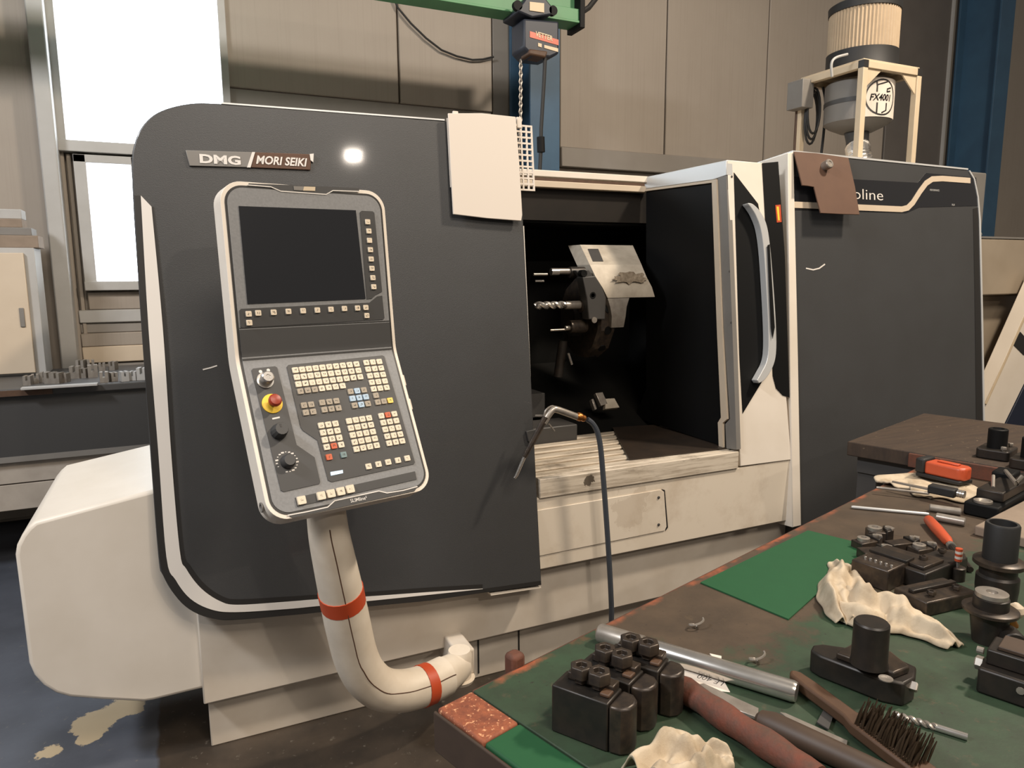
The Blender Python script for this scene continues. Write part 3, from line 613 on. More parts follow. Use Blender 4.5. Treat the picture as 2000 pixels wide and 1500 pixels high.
ob('gloss_band', MB().pp(FR, [(1550, 345), (1662, 350), (1792, 357), (1808, 338), (1906, 347), (1911, 402), (1795, 405), (1770, 416), (1550, 410)], 0, .0015), pm('gloss_black', (34, 34, 36), .25, coat=.3), rc)
ob('logo_stripe', MB().stroke(FR, uv(FR, [(1548, 400), (1620, 403), (1760, 409), (1772, 406), (1782, 396), (1796, 374), (1808, 358), (1820, 350), (1840, 349), (1894, 353)]), .028, .0015, .004), M['beigepaint'], rc)
P0 = FR.P(*FR.px(1634, 387), .003); P1 = FR.P(*FR.px(1724, 389), .003); Fq = Fr(P0, (1, 0, 0), LEAN)
tmp = MB().text(Fq, 0, 0, .06, 'ecoline'); wd = max((p-P0).x for p in tmp.v)
ob('model_lettering', MB().text(Fq, 0, 0, .072, 'ecoline', 0, .001, 0, (P1-P0).x/wd*.06/.072, -.0006), M['stripe'], rc)
for q, u_ in (((1815, 373), 26), ((1858, 402), 12)):
    P0 = FR.P(*FR.px(*q), .003); ob('small_lettering', MB().text(Fr(P0, (1, 0, 0), LEAN), 0, 0, .014, 'PERFORMANCE' if u_ > 20 else 'PLUS', 0, .001, 0, .75), M['lightgrey'], rc)
ob('scratch', MB().stroke(FR, uv(FR, [(1574, 524), (1588, 527), (1600, 524), (1611, 516)]), .006, 0, .0012), M['stripe'], rc)
for L in ([(396, 722), (412, 718), (424, 714)],):
    ob('scratch', MB().stroke(FM, uv(FM, L), .004, 0, .001), M['stripe'], fc)
# side cover box at the left end
YS = 2.445; FSd = Fr((0, YS, 0), (1, 0, 0), (0, 0, 1))
sc_ = [(68, 1019), (300, 957), (420, 930), (430, 1338), (390, 1347), (300, 1369), (281, 1372), (200, 1368), (136, 1363), (108, 1355), (84, 1340), (66, 1320), (56, 1297), (40, 1170), (29, 1085), (32, 1066), (42, 1046), (54, 1031)]
ob('side_cover', MB().pp(FSd, sc_, -.72, 0), M['white'], lathe, bev=.012, seg=3)
# machine body behind the covers (top hidden below the front edge)
ob('machine_body', MB().wbox(.15, 1.0, 2.50, 4.3, .3, 2.0).wbox(1.0, 2.5, 3.68, 4.3, .3, 1.95).wbox(2.62, 3.9, 2.98, 4.3, .3, 2.0), M['white2'], lathe)

# things hung on the lathe
Fb = Fr(FR.P(*FR.px(1600, 300), .008), (1, 0, 0), (0, .30, 1))
ob('hanging_board', MB().pp(Fb, [(1549, 297), (1592, 300), (1655, 309), (1668, 365), (1677, 420), (1640, 419), (1601, 417), (1594, 390), (1588, 366), (1576, 364), (1565, 363)], 0, .006), M['brown'], label='brown leather-like sheet with a stepped edge hanging over the right cover', cat='sheet', bev=.0015)
mg = Fb.P(*Fb.px(1608, 326), .006)
ob('round_magnet', MB().lathe(mg, Fb.n, [(0, .022), (.03, .022), (.034, .019), (.034, .012), (.031, .011)], 20), M['steel'], label='round silver magnet pinning the brown sheet', cat='magnet')
# perforated plate and paper on the left cover
Fp = FM.off(.012)
gu0, gv1 = Fp.px(874, 238); gu1 = Fp.px(1039, 300)[0]; gv0 = Fp.px(1042, 372)[1]; gv1 = Fp.px(1036, 250)[1]+.004
cell = .0222; nx = int(round((gu1-gu0)/cell)); ny = int(round((gv1-gv0)/cell)); cxs = (gu1-gu0)/nx; cys = (gv1-gv0)/ny; br = .0065
m = MB()
for i in range(nx+1):
    u = gu0+i*cxs; m.box(Fp, u-br/2, u+br/2, gv0-br/2, gv1+br/2, 0, .006)
for j in range(ny+1):
    v = gv0+j*cys; m.box(Fp, gu0, gu1, v-br/2, v+br/2, .0002, .0058)
pr = thing('perforated_holder', Fp.P((gu0+gu1)/2, gv0, 0), 'white perforated grid plate hooked over the top of the charcoal front cover', 'grid plate')
ob('grid', m, M['paper'], pr)
for u in (gu0+.02, gu1-.06): ob('hook', MB().box(Fp, u, u+.02, gv1-.01, gv1+.03, -.002, .008), M['paper'], pr, bev=.002)
pa = [(874, 222), (940, 222), (1006, 229), (1014, 330), (1019, 420), (1017, 432), (950, 427), (884, 419), (879, 330)]
Fpp = FM.off(.02)
ob('paper_sheet', MB().pp(Fpp, pa, 0, .006), M['paper'], label='pale blank paper sheet hanging on the white perforated plate', cat='paper', bev=.002)

# ---------------------------------------------------------------- control console
cy = .2099
CU = V((math.cos(cy), math.sin(cy), 0)); CN = V((math.sin(cy), -math.cos(cy), 0)); CZ = V((0, 0, 1))
CC = V((.3549, 2.03, 1.3819))
cu = CZ*math.cos(.102)-CN*math.sin(.102); cdn = -CZ*math.cos(.4761)+CN*math.sin(.4761)
F1 = Fr(CC, CU, cu); F2 = Fr(CC, CU, -cdn)
def CM(u, s, w):
    f_ = .02
    if s > f_: p = cu*s; tg = cu
    elif s < -f_: p = cdn*(-s); tg = -cdn
    else:
        a, b = cdn*f_, cu*f_; t_ = (s+f_)/(2*f_); p = a*(1-t_)**2+b*t_**2; tg = (-a*(1-t_)+b*t_).normalized()
    n_ = CU.cross(tg).normalized(); return CC+CU*u+p+n_*w
def cloft(mb, uL, uR, ss, w0, w1):
    vs = []; fs = []; n = len(ss)
    for s in ss: vs += [CM(uL(s), s, w1), CM(uR(s), s, w1), CM(uR(s), s, w0), CM(uL(s), s, w0)]
    for i in range(n-1):
        a = 4*i; b = a+4; fs += [(a, a+1, b+1, b), (a+1, a+2, b+2, b+1), (a+2, a+3, b+3, b+2), (a+3, a, b, b+3)]
    fs += [(0, 3, 2, 1), (4*n-4, 4*n-3, 4*n-2, 4*n-1)]; return mb.add(vs, fs)
def hw(top, bot, half, r):
    def g(s):
        if s > top-r: d = s-(top-r); return half-r+math.sqrt(max(r*r-d*d, 0))
        if s < bot+r: d = (bot+r)-s; return half-r+math.sqrt(max(r*r-d*d, 0))
        return half
    return g
def levels(top, bot, r):
    S = [bot+r-r*math.cos(math.radians(a)) for a in range(0, 91, 10)]
    S += [bot+r+.02, -.12]+[-.03+.0075*i for i in range(9)]+[.12, top-r-.02]
    S += [top-r+r*math.sin(math.radians(a)) for a in range(0, 91, 10)]
    return sorted(set(round(s, 6) for s in S))
con = thing('control_console', (.42, 2.05, .1), 'white framed control console with screen and keypad on a curved white arm', 'control panel')
T, B, HF = .463, -.432, .2325
g = hw(T, B, HF, .055)
hs = ob('housing', cloft(MB(), lambda s: -g(s), g, levels(T, B, .055), -.062, .004), M['plastic'], con, bev=.004, seg=2, sharp=50)
T2, B2, HF2 = T-.010, B+.010, HF-.010
g2 = hw(T2, B2, HF2, .047)
ob('rim_gasket', cloft(MB(), lambda s: -g2(s), g2, levels(T2, B2, .047), 0, .0052), M['rim'], con, sharp=50)
T3, B3, HF3 = T-.016, B+.016, HF-.016
g3 = hw(T3, B3, HF3, .042)
fp_ = ob('face_plate', cloft(MB(), lambda s: -g3(s), g3, levels(T3, B3, .042), 0, .0064), M['face'], con, sharp=50)
W_ = .0064
ob('bend_shade', cloft(MB(), lambda s: -.2165, lambda s: .2165, [.008+.006*i for i in range(13)], .004, .0072), M['module'], con, sharp=60)  # dark strip standing in for the shade in the concave bend
c1 = lambda x, y: (400+x/3.948, 320+y/3.948)
c2 = lambda x, y: (420+x/3.948, 660+y/3.948)
def mod(fr, cf, pts, name, mat, w1, par, bev=.0, w0=W_): return ob(name, MB().prism(fr, [fr.px(*cf(*p), w=w1) for p in pts], w0, w1), M[mat], par, bev=bev)
scr = mod(F1, c1, [(262, 325), (1165, 358), (1240, 1040), (330, 1080)], 'screen', 'screen', .0085, con)
sm = mod(F1, c1, [(1197, 372), (1210, 362), (1295, 366), (1308, 378), (1368, 985), (1320, 1010), (1290, 1038), (1250, 1042)], 'side_key_module', 'module', .0085, con)
bm = mod(F1, c1, [(268, 1130), (280, 1118), (1270, 1070), (1330, 1022), (1368, 1016), (1386, 1190), (1376, 1200), (290, 1264), (276, 1255)], 'softkey_module', 'module', .0085, con)
lm = mod(F2, c2, [(282, 250), (292, 236), (462, 218), (480, 228), (630, 825), (768, 920), (812, 1110), (806, 1124), (530, 1186), (508, 1176)], 'operator_module', 'module', .0085, con)
mm_ = mod(F2, c2, [(553, 222), (566, 208), (1290, 134), (1306, 142), (1542, 960), (1534, 972), (900, 1110), (872, 1098), (790, 790), (680, 715), (662, 690)], 'keyboard_module', 'module', .0085, con)
rm = mod(F2, c2, [(618, 1232), (1542, 1028), (1556, 1090), (634, 1300)], 'start_key_module', 'module', .0085, con)
def keymesh(nm, mat, s, h=.004):
    m = MB().prism(W0, rrect(-s/2, s/2, -s/2, s/2, s*.12, 2), 0, h, .08); return mesh(nm, m, M[mat])
KM = {k: keymesh('key_'+k, k, .0168) for k in ('key', 'keyg', 'keyb', 'keyr', 'keyy', 'keyt')}
KS = keymesh('key_small', 'key', .0150); KB = keymesh('key_large', 'key', .0225, .006)
def key(fr, cf, x, y, par, me, wb=.0085): place('key', me, fr.mat(*fr.px(*cf(x, y), w=wb+.003), wb), par)
for x, y in ((1258, 447), (1267, 518), (1272, 590), (1279, 662), (1285, 734), (1291, 806), (1298, 878), (1305, 948)): key(F1, c1, x, y, sm, KS)
for x, y in ((340, 1157), (414, 1150), (533, 1145), (647, 1138), (760, 1133), (870, 1128), (975, 1122), (1079, 1116), (1180, 1112), (1244, 1108), (345, 1225), (1251, 1170)): key(F1, c1, x, y, bm, KS)
def grid(a, b, c, d, nx, ny, special={}, skip=(), base='key'):      # corners: first row start/end, last row start/end
    for j in range(ny):
        fj = j/(ny-1) if ny > 1 else 0
        for i in range(nx):
            if (i, j) in skip: continue
            fi = i/(nx-1) if nx > 1 else 0
            x = (a[0]*(1-fi)+b[0]*fi)*(1-fj)+(c[0]*(1-fi)+d[0]*fi)*fj; y = (a[1]*(1-fi)+b[1]*fi)*(1-fj)+(c[1]*(1-fi)+d[1]*fi)*fj
            key(F2, c2, x, y, mm_, KM[special.get((i, j), base)])
grid((620, 248), (1092, 201), (645, 356), (1121, 300), 10, 3)
for i, (x, y) in enumerate(((660, 411), (716, 403), (770, 397), (825, 389), (878, 382), (931, 376), (985, 369))): key(F2, c2, x, y, mm_, KM['keyg' if i < 3 else 'key'])
grid((1168, 190), (1268, 182), (1225, 393), (1325, 382), 3, 5)
for x, y, k in ((1242, 443, 'keyg'), (1257, 495, 'keyg'), (1303, 488, 'keyg'), (1352, 481, 'keyy')): key(F2, c2, x, y, mm_, KM[k])
grid((1046, 413), (1149, 401), (1078, 520), (1180, 507), 3, 3, {(1, 0): 'keyb', (0, 1): 'keyb', (1, 1): 'keyb', (2, 1): 'keyb', (1, 2): 'keyb'}, (), 'keyg')
grid((687, 519), (742, 513), (702, 575), (758, 568), 2, 2, {}, (), 'keyg')
grid((828, 498), (937, 485), (845, 553), (953, 540), 3, 2, {}, (), 'keyg')
grid((820, 674), (930, 660), (863, 841), (974, 823), 3, 4, {(1, 3): 'keyr'})
for x, y, k in ((881, 918, 'keyr'), (993, 900, 'keyt')): key(F2, c2, x, y, mm_, KM[k])
grid((1035, 640), (1189, 617), (1092, 857), (1248, 828), 4, 5)
grid((1284, 600), (1384, 585), (1345, 811), (1445, 794), 3, 5, {(1, 0): 'keyr'})
for x, y in ((1186, 990), (1262, 973), (1337, 957), (1412, 943), (1484, 927)): key(F2, c2, x, y, mm_, KM['key'])
ob('status_display', MB().prism(F2, [F2.px(*c2(*p), w=.0095) for p in ((890, 1034), (985, 1018), (988, 1042), (894, 1062))], .0085, .0095), M['lcd'], mm_)
for x, y in ((668, 1252), (820, 1217), (895, 1200), (970, 1183), (1043, 1165)): key(F2, c2, x, y, rm, KB)
for x in range(5):
    key(F2, c2, 1120+x*85, 1150-x*19, rm, keymesh('blank_key', 'module', .018, .0012)) if False else None
# operator elements
def op(x, y, w=.0085): u, v = F2.px(*c2(x, y), w=w); return F2.P(u, v, w)
ob('key_switch', MB().lathe(op(385, 330), F2.n, [(0, .022), (.004, .022), (.004, .018), (.03, .016), (.033, .013), (.033, .006), (.031, .005)], 20), M['chrome'], lm)
for x, y in ((350, 260), (410, 250)): ob('symbol_ring', MB().lathe(op(x, y), F2.n, [(0, .0045), (.001, .0045), (.001, .002), (.0008, .0015)], 14), M['stripe'], lm)
yr = ob('emergency_ring', MB().lathe(op(440, 508), F2.n, [(0, .0265), (.003, .0265), (.004, .0245)], 32), M['yellow'], con)
ob('emergency_button', MB().lathe(op(440, 508), F2.n, [(.004, .009), (.018, .010), (.022, .016), (.030, .017), (.036, .013), (.038, .004)], 24), M['estop'], yr)
kn = ob('override_knob', MB().lathe(op(490, 725), F2.n, [(0, .021), (.006, .021), (.028, .018), (.032, .016), (.032, .004)], 14), M['module'], lm, sharp=20)
ob('knob_mark', MB().box(F2, F2.px(*c2(505, 670), w=.04)[0]-.002, F2.px(*c2(505, 670), w=.04)[0]+.002, F2.px(*c2(505, 670), w=.04)[1]-.006, F2.px(*c2(505, 670), w=.04)[1]+.003, .0405, .0412), M['rim'], kn)
ob('label_bar', MB().prism(F2, [F2.px(*c2(*p), w=.009) for p in ((440, 618), (498, 606), (500, 618), (443, 630))], .0085, .0092), M['stripe'], lm)
ob('feed_dial', MB().lathe(op(560, 955), F2.n, [(0, .019), (.005, .019), (.018, .0165), (.022, .014), (.022, .003)], 20), M['module'], lm)
cq = F2.px(*c2(556, 955), w=.009)
for k in range(17):
    a = math.radians(200-k*19); u, v = cq[0]+.0262*math.cos(a), cq[1]+.0262*math.sin(a); h = .0014+.0007*(k % 3)
    ob('dial_tick', MB().box(F2, u-h*1.3, u+h*1.3, v-h*.7, v+h*.7, .0085, .009), M['stripe'], lm)
# bezel lines, badge and lettering
ob('bezel_line', MB().stroke(F1, [F1.px(*c1(*p), w=.007) for p in ((330, 163), (510, 178), (585, 211), (935, 236), (988, 206), (1190, 213))], .0026, W_, .008), M['stripe'], con)
ob('bezel_line', MB().stroke(F2, [F2.px(*c2(*p), w=.007) for p in ((560, 1368), (700, 1342), (868, 1305), (922, 1256), (1262, 1181), (1325, 1196), (1450, 1176), (1560, 1146))], .0030, W_, .008), M['stripe'], con)
bd = ob('badge', MB().prism(F1, [F1.px(*c1(*p), w=.008) for p in ((685, 172), (765, 175), (758, 206), (688, 202))], W_, .0085), M['grey'], con)
ob('badge_end', MB().prism(F1, [F1.px(*c1(*p), w=.008) for p in ((765, 175), (852, 178), (850, 209), (758, 206))], W_, .0085), M['cream'], bd)
ob('dark_strip', MB().prism(F1, [F1.px(*c1(*p), w=.0068) for p in ((520, 176), (330, 162), (340, 150), (1190, 186), (1190, 211), (988, 204), (935, 233), (587, 208))], W_, .0069), M['module'], con)
ob('dark_strip', MB().prism(F2, [F2.px(*c2(*p), w=.0068) for p in ((570, 1372), (870, 1308), (924, 1260), (1262, 1185), (1325, 1200), (1560, 1150), (1540, 1180), (600, 1386))], W_, .0069), M['module'], con)
P0 = F2.P(*F2.px(*c2(1045, 1268), w=.008), .008); P1 = F2.P(*F2.px(*c2(1172, 1238), w=.008), .008)
tmp = MB().text(Fr(P0, CU, -cdn), 0, 0, .013, 'SLIMline²'); wd = max((p-P0).dot(CU) for p in tmp.v)
ob('brand_lettering', MB().text(Fr(P0, CU, -cdn), 0, -.001, .0135, 'SLIMline²', 0, .0006, 0, (P1-P0).dot(CU)/wd*.013/.0135, .00012), M['stripe'], con)
ob('seam_line', cloft(MB(), lambda s: -.216, lambda s: .216, [-.002, .0005, .003], .005, .0078), M['rim'], con)
ob('seam_line', cloft(MB(), lambda s: -.216, lambda s: .216, [.083, .0855], .005, .0075), M['rim'], con)
# side socket on the frame, right hand usb tab
q = CM(-HF-.001, -.385, -.028); ob('side_socket', MB().lathe(q, -CU, [(0, .013), (.003, .013), (.003, .009), (.0005, .008)], 16), M['grey'], con)
for s in (-.10, -.175): ob('side_clip', cloft(MB(), lambda s_: HF-.004, lambda s_: HF+.006, [s-.018, s, s+.018], -.03, .002), M['plastic'], con, bev=.004)
ob('side_flap', cloft(MB(), lambda s_: HF-.004, lambda s_: HF+.003, [-.16, -.115], -.028, 0), M['module'], con)
# swivel arm
AP = [(636, 985, 1.95), (642, 1040, 1.97), (654, 1100, 2.0), (668, 1165, 2.04), (682, 1230, 2.08), (696, 1285, 2.11), (716, 1322, 2.13), (746, 1345, 2.15), (786, 1349, 2.17), (830, 1338, 2.19), (868, 1320, 2.22)]
ap = [atY(x, y, yy) for x, y, yy in AP]
ac_ = cr(ap, 5); nA = len(ac_)
rr = [.052+.016*min(1, i/18) for i in range(nA)]
arm = ob('swivel_arm', MB().tube(ac_, rr, 24), M['armwhite'], con)
def ring(i0, i1): return ob('arm_band', MB().tube(ac_[i0:i1+1], [rr[i0]+.0025]*(i1-i0+1), 24), M['red'], arm)
ring(14, 16); ring(44, 46)
mm = MB(); sp = []
for i in range(3, nA):
    tg = (ac_[min(i+1, nA-1)]-ac_[max(i-1, 0)]).normalized(); vd = (CAM-ac_[i]); 
    sd_ = tg.cross(vd).normalized(); vd = (vd-tg*vd.dot(tg)).normalized(); sp.append(ac_[i]+vd*rr[i]*.985-sd_*rr[i]*(.08 if i < 25 else .1-.012*(i-25)))
ob('arm_seam', MB().tube(sp, .0020, 6), M['brown'], arm)
e = ap[-1]; piv = atY(898, 1300, 2.28)
ob('arm_elbow', MB().tube([ac_[-3], e, e.lerp(piv, .55), piv], [.066, .064, .058, .05], 20), M['armwhite'], con)
pv = V((piv.x, piv.y, 0)); pz0, pz1 = atY(900, 1328, 2.28).z, atY(900, 1268, 2.28).z
ob('pivot', MB().lathe(V((piv.x, piv.y, pz0)), (0, 0, 1), [(0, .05), (.012, .055), (.014, .042), (pz1-pz0-.02, .045), (pz1-pz0, .04)], 24), M['armwhite'], con)
ob('bracket', MB().wbox(piv.x-.01, piv.x+.06, piv.y, 2.5, pz0+.01, pz1-.01), M['white2'], con, bev=.008)

# ---------------------------------------------------------------- mist extractor on the lathe
YE = 2.92
Fe = Fr((0, YE, 0), (1, 0, 0), (0, 0, 1))
u0, v1 = Fe.px(1687, 128); u1 = Fe.px(1801, 145)[0]; zt_ = Fe.px(1745, 126)[1]; ED = .46; PW = .036; ZR = 2.06
ex = thing('mist_extractor', ((u0+u1)/2, YE+ED/2, ZR), 'oil mist extractor with a pleated filter drum on a cream frame above the lathe', 'extractor')
for x in (u0, u1-PW):
    for y in (YE, YE+ED-PW): ob('leg', MB().wbox(x, x+PW, y, y+PW, ZR, zt_-PW), M['cream'], ex, bev=.002)
ob('top_bar', MB().wbox(u0+PW, u1-PW, YE, YE+PW, zt_-PW, zt_), M['cream'], ex, bev=.002)
ob('top_bar', MB().wbox(u0+PW, u1-PW, YE+ED-PW, YE+ED, zt_-PW, zt_), M['cream'], ex, bev=.002)
for x in (u0, u1-PW): ob('top_bar', MB().wbox(x, x+PW, YE+PW, YE+ED-PW, zt_-PW, zt_), M['cream'], ex, bev=.002)
for x in (u0, u1-PW):
    for y in (YE, YE+ED-PW): ob('end_cap', MB().wbox(x, x+PW, y-.002, y+PW, zt_-PW, zt_+.002), M['rim'], ex)
ob('deck', MB().wbox(u0+.01, u1-.01, YE+.01, YE+ED-.01, zt_, zt_+.012), M['cream'], ex, bev=.002)
for sx in (u0+PW, u1-PW): ob('gusset', MB().prism(Fr((0, YE+.01, 0), (1, 0, 0), (0, 0, 1)), [(sx, zt_-PW), (sx+(.12 if sx < (u0+u1)/2 else -.12), zt_-PW), (sx, zt_-PW-.1)], -.008, 0), M['cream'], ex)
cx, cy_ = atY(1684, 100, YE+ED/2).x, YE+ED/2
zd0 = zt_+.012; zd1 = atY(1690, 108, cy_).z; zd2 = atY(1690, 22, cy_).z; RD = .190
ob('lower_band', MB().lathe((cx, cy_, zd0), (0, 0, 1), [(0, RD+.012), (.02, RD+.004), (zd1-zd0, RD+.004)], 48), M['rubber'], ex)
m = MB(); n = 120; vs = []; fs = []
for z in (zd1, zd2):
    for k in range(n):
        a = 2*math.pi*k/n; r = RD-(.006 if k % 2 else 0); vs.append((cx+r*math.cos(a), cy_+r*math.sin(a), z))
fs = [(k, (k+1) % n, n+(k+1) % n, n+k) for k in range(n)]; m.add(vs, fs)
ob('filter_drum', m, M['filter'], ex, sharp=5)
ob('top_band', MB().lathe((cx, cy_, zd2), (0, 0, 1), [(-.02, RD+.004), (.02, RD+.006), (.03, RD-.01), (.045, RD-.05)], 48), M['rubber'], ex)
hz1 = zt_-PW-.02; hz0 = atY(1680, 243, cy_).z; RH = .185
hx_ = atY(1676, 200, cy_).x
ob('fan_housing', MB().lathe((hx_, cy_, hz0), (0, 0, 1), [(-.05, .09), (-.02, RH-.03), (0, RH), (hz1-hz0, RH), (hz1-hz0+.015, RH-.02)], 48), M['grey'], ex)
ob('housing_clip', MB().lathe((hx_, cy_, (hz0+hz1)/2), (0, 0, 1), [(-.012, RH+.003), (.012, RH+.003)], 48), M['dgrey'], ex)
ca = math.atan2(-cy_, -hx_)      # direction to the viewer's side
def wrap(fl, R, a0):             # flat (u,v) -> on the cylinder
    return [V((hx_+(R+p.z)*math.cos(a0+p.x/R), cy_+(R+p.z)*math.sin(a0+p.x/R), (hz0+hz1)/2+p.y)) for p in fl]
a0 = ca+math.radians(40)
def wmb(mb, R):
    o_ = MB(); o_.v = wrap(mb.v, R, a0); o_.f = mb.f; return o_
HL = (hz1-hz0)/2-.004
m = MB(); NS = 18
for i in range(NS):
    x0_, x1_ = -.135+.27*i/NS, -.135+.27*(i+1)/NS; m.prism(W0, [(x0_, -HL), (x1_, -HL), (x1_, HL), (x0_, HL)], .0035, .006)
lb = ob('badge_sheet', wmb(m, RH), M['paper'], ex)
m = MB(); cc = [(.095*math.cos(a*math.pi/18), .095*math.sin(a*math.pi/18)) for a in range(37)]; m.stroke(W0, cc, .008, .006, .0075)
m.stroke(W0, [(-.04, .085), (-.035, .06), (-.035, .028)], .008, .006, .0075); m.stroke(W0, [(-.03, -.03), (-.03, -.09)], .008, .006, .0075)
m.stroke(W0, [(-.035, .065), (.0, .075), (.03, .085)], .008, .006, .0075); m.stroke(W0, [(.06, .055), (.03, .045), (.03, .028)], .008, .006, .0075); m.stroke(W0, [(.03, -.03), (.03, -.07), (.0, -.085)], .008, .006, .0075); m.stroke(W0, [(.03, .03), (.055, .036)], .008, .006, .0075)
ob('emblem', wmb(m, RH), M['rim'], lb)
ob('badge_lettering', wmb(MB().text(W0, -.006, -.018, .05, 'FX4001', .007, .001, .2, .86, .001, 0, 'CENTER'), RH), M['black'], lb)
ob('outlet_elbow', MB().tube([(hx_, cy_, hz0-.03), (hx_-.01, cy_-.02, hz0-.1), (hx_-.05, cy_-.06, hz0-.16)], [.07, .062, .06], 16), M['dgrey'], ex)
m = MB(); pts = [V((hx_-.05, cy_-.06, hz0-.15)), V((hx_-.08, cy_-.1, hz0-.22)), V((hx_-.06, cy_-.16, ZR+.04)), V((hx_+.04, cy_-.2, ZR))]
P_ = cr(pts, 14); ob('flexible_duct', MB().tube(P_, [.064+(.006 if i % 2 else -.002) for i in range(len(P_))], 16), M['chrome'], ex, sharp=10)
ob('drain_tube', MB().tube(cr([atY(*q, YE+.05) for q in ((1625, 150), (1624, 125), (1632, 113), (1655, 106))], 6), .007, 8), M['lightgrey'], ex)
for k, (dx, dz) in enumerate(((0, 0), (.012, -.02), (.004, -.035))):
    q0 = atY(1592, 172+k*4, YE+ED-.08); q = [q0+V((-.05*math.sin(t_), .01*k, -.13+.13*math.cos(t_)+dz*abs(math.sin(t_/2)))) for t_ in [i*2*math.pi/20 for i in range(21)]]
    ob('cable_loop', MB().tube(q, .007, 7), M['rubber'], ex)
ob('cable', MB().tube(cr([atY(*q, YE+ED-.05) for q in ((1607, 170), (1612, 200), (1609, 255), (1604, 300))], 4), .008, 7), M['rubber'], ex)
q = atY(1554, 188, YE+ED); ob('switch_box', MB().wbox(q.x-.05, q.x+.04, YE+ED-.1, YE+ED+.02, q.z-.085, q.z+.075), M['grey'], ex, bev=.004)
ob('conduit', MB().tube(cr([atY(*z_, YE+ED) for z_ in ((1558, 208), (1556, 240), (1554, 275), (1553, 300))], 4), .012, 8), M['woodh'], ex)

# ---------------------------------------------------------------- chip conveyor at the right
YV = 3.0
Fv = Fr((0, YV, 0), (1, 0, 0), (0, 0, 1)); vt = Fv.px(1950, 466)[1]; vb = Fv.px(1960, 576)[1]
cv = thing('chip_conveyor', (4.6, YV+.3, 0), 'beige chip conveyor housing with a slanted chute beyond the right end of the lathe', 'conveyor')
ob('upper_housing', MB().wbox(3.98, 5.9, YV, YV+.7, vb, vt), M['conv'], cv, bev=.01)
ob('lower_housing', MB().wbox(3.98, 5.9, YV+.12, YV+.7, 0, vb-.004), M['conv'], cv, bev=.01)
ob('top_seam', MB().wbox(3.98, 5.9, YV-.004, YV+.7, vt, vt+.012), M['grey'], cv)
Fv2 = Fr((0, 2.86, 0), (1, 0, 0), (0, 0, 1))
ct = ob('chute', MB().pp(Fv2, [(1890, 868), (1926, 785), (1962, 704), (2000, 618), (2040, 528), (2075, 590), (2010, 730), (1963, 826), (1935, 890)], -.1, 0), M['white'], cv, bev=.004)
ob('chute_fold', MB().stroke(Fv2, uv(Fv2, [(1924, 789), (1962, 706), (2000, 620), (2040, 530)]), .012, 0, .008), M['cream'], ct)
ob('warning_square', MB().pp(Fv2, [(1978, 673), (1992, 648), (2014, 672), (1999, 694)], 0, .003), M['rim'], ct)
ob('drive_housing', MB().pp(Fv2.off(-.02), [(1966, 826), (2012, 732), (2080, 592), (2110, 900), (1950, 900)], -.2, 0), pm('navy_paint', (30, 36, 52), .5), cv, bev=.004)
q = Fv.px(1972, 462); ob('grey_case', MB().wbox(q[0]-.09, q[0]+.1, YV+.25, YV+.5, vt+.012, vt+.46), M['grey'], bev=.01, label='grey metal case standing on the conveyor housing at the right edge', cat='case')
q0 = Fv.px(1922, 455); ob('bent_bar', MB().tube([Fv.P(q0[0]-.05, vt+.09, -.2), Fv.P(q0[0]+.16, vt+.085, -.15), Fv.P(q0[0]+.12, vt+.03, -.1)], .012, 8), M['lightgrey'], label='pale bent rod lying on the conveyor housing', cat='rod')

# ---------------------------------------------------------------- air gun on the lathe
YG = 2.285
G = lambda px, py, y=YG: atY(px, py, y)
ag = thing('air_gun', G(1075, 815), 'silver air blow gun hooked on the edge of the charcoal cover with a dark hose', 'air gun')
ob('nozzle_tube', MB().tube([G(1024, 893), G(1040, 864), G(1058, 830), G(1066, 815)], [.009, .011, .012, .013], 10), M['blackox2'], ag)
ob('nozzle_tip', MB().tube([G(1005, 934), G(1009, 928), G(1024, 893)], [.0045, .006, .0065], 10), M['chrome'], ag)
ob('gun_body', MB().tube(cr([G(1062, 826), G(1070, 812), G(1080, 800), G(1088, 800), G(1100, 804), G(1130, 815)], 4), .0125, 12), M['steel'], ag)
ob('trigger', MB().tube(cr([G(1062, 816), G(1066, 802), G(1076, 794), G(1084, 795), G(1092, 800)], 4), .004, 6), M['steel'], ag)
ob('hook', MB().tube([G(1072, 828), G(1080, 838), G(1083, 842)], .0035, 6), M['steel'], ag)
ob('hanger_pin', MB().tube([G(1046, 812, 2.32), G(1066, 812)], .004, 6), M['steel'], ag)
ob('coupling', MB().lathe(G(1126, 812), G(1150, 821)-G(1126, 812), [(0, .012), (.006, .016), (.02, .016), (.024, .013), (.036, .013), (.04, .01)], 12), M['brass'], ag)
ob('air_hose', MB().tube(cr([G(1147, 819), G(1158, 828), G(1167, 845), G(1173, 875), G(1178, 930), G(1184, 1010), G(1190, 1100), G(1194, 1180), G(1196, 1260), V((G(1196, 1260).x+.02, 2.25, .02)), V((1.9, 2.2, .015))], 6), .0105, 10), M['hose'], ag)
ob('cover_bracket', MB().pp(FM, [(1026, 842), (1044, 838), (1047, 862), (1040, 866), (1030, 862)], 0, .01), M['dgrey'], ag, bev=.002)

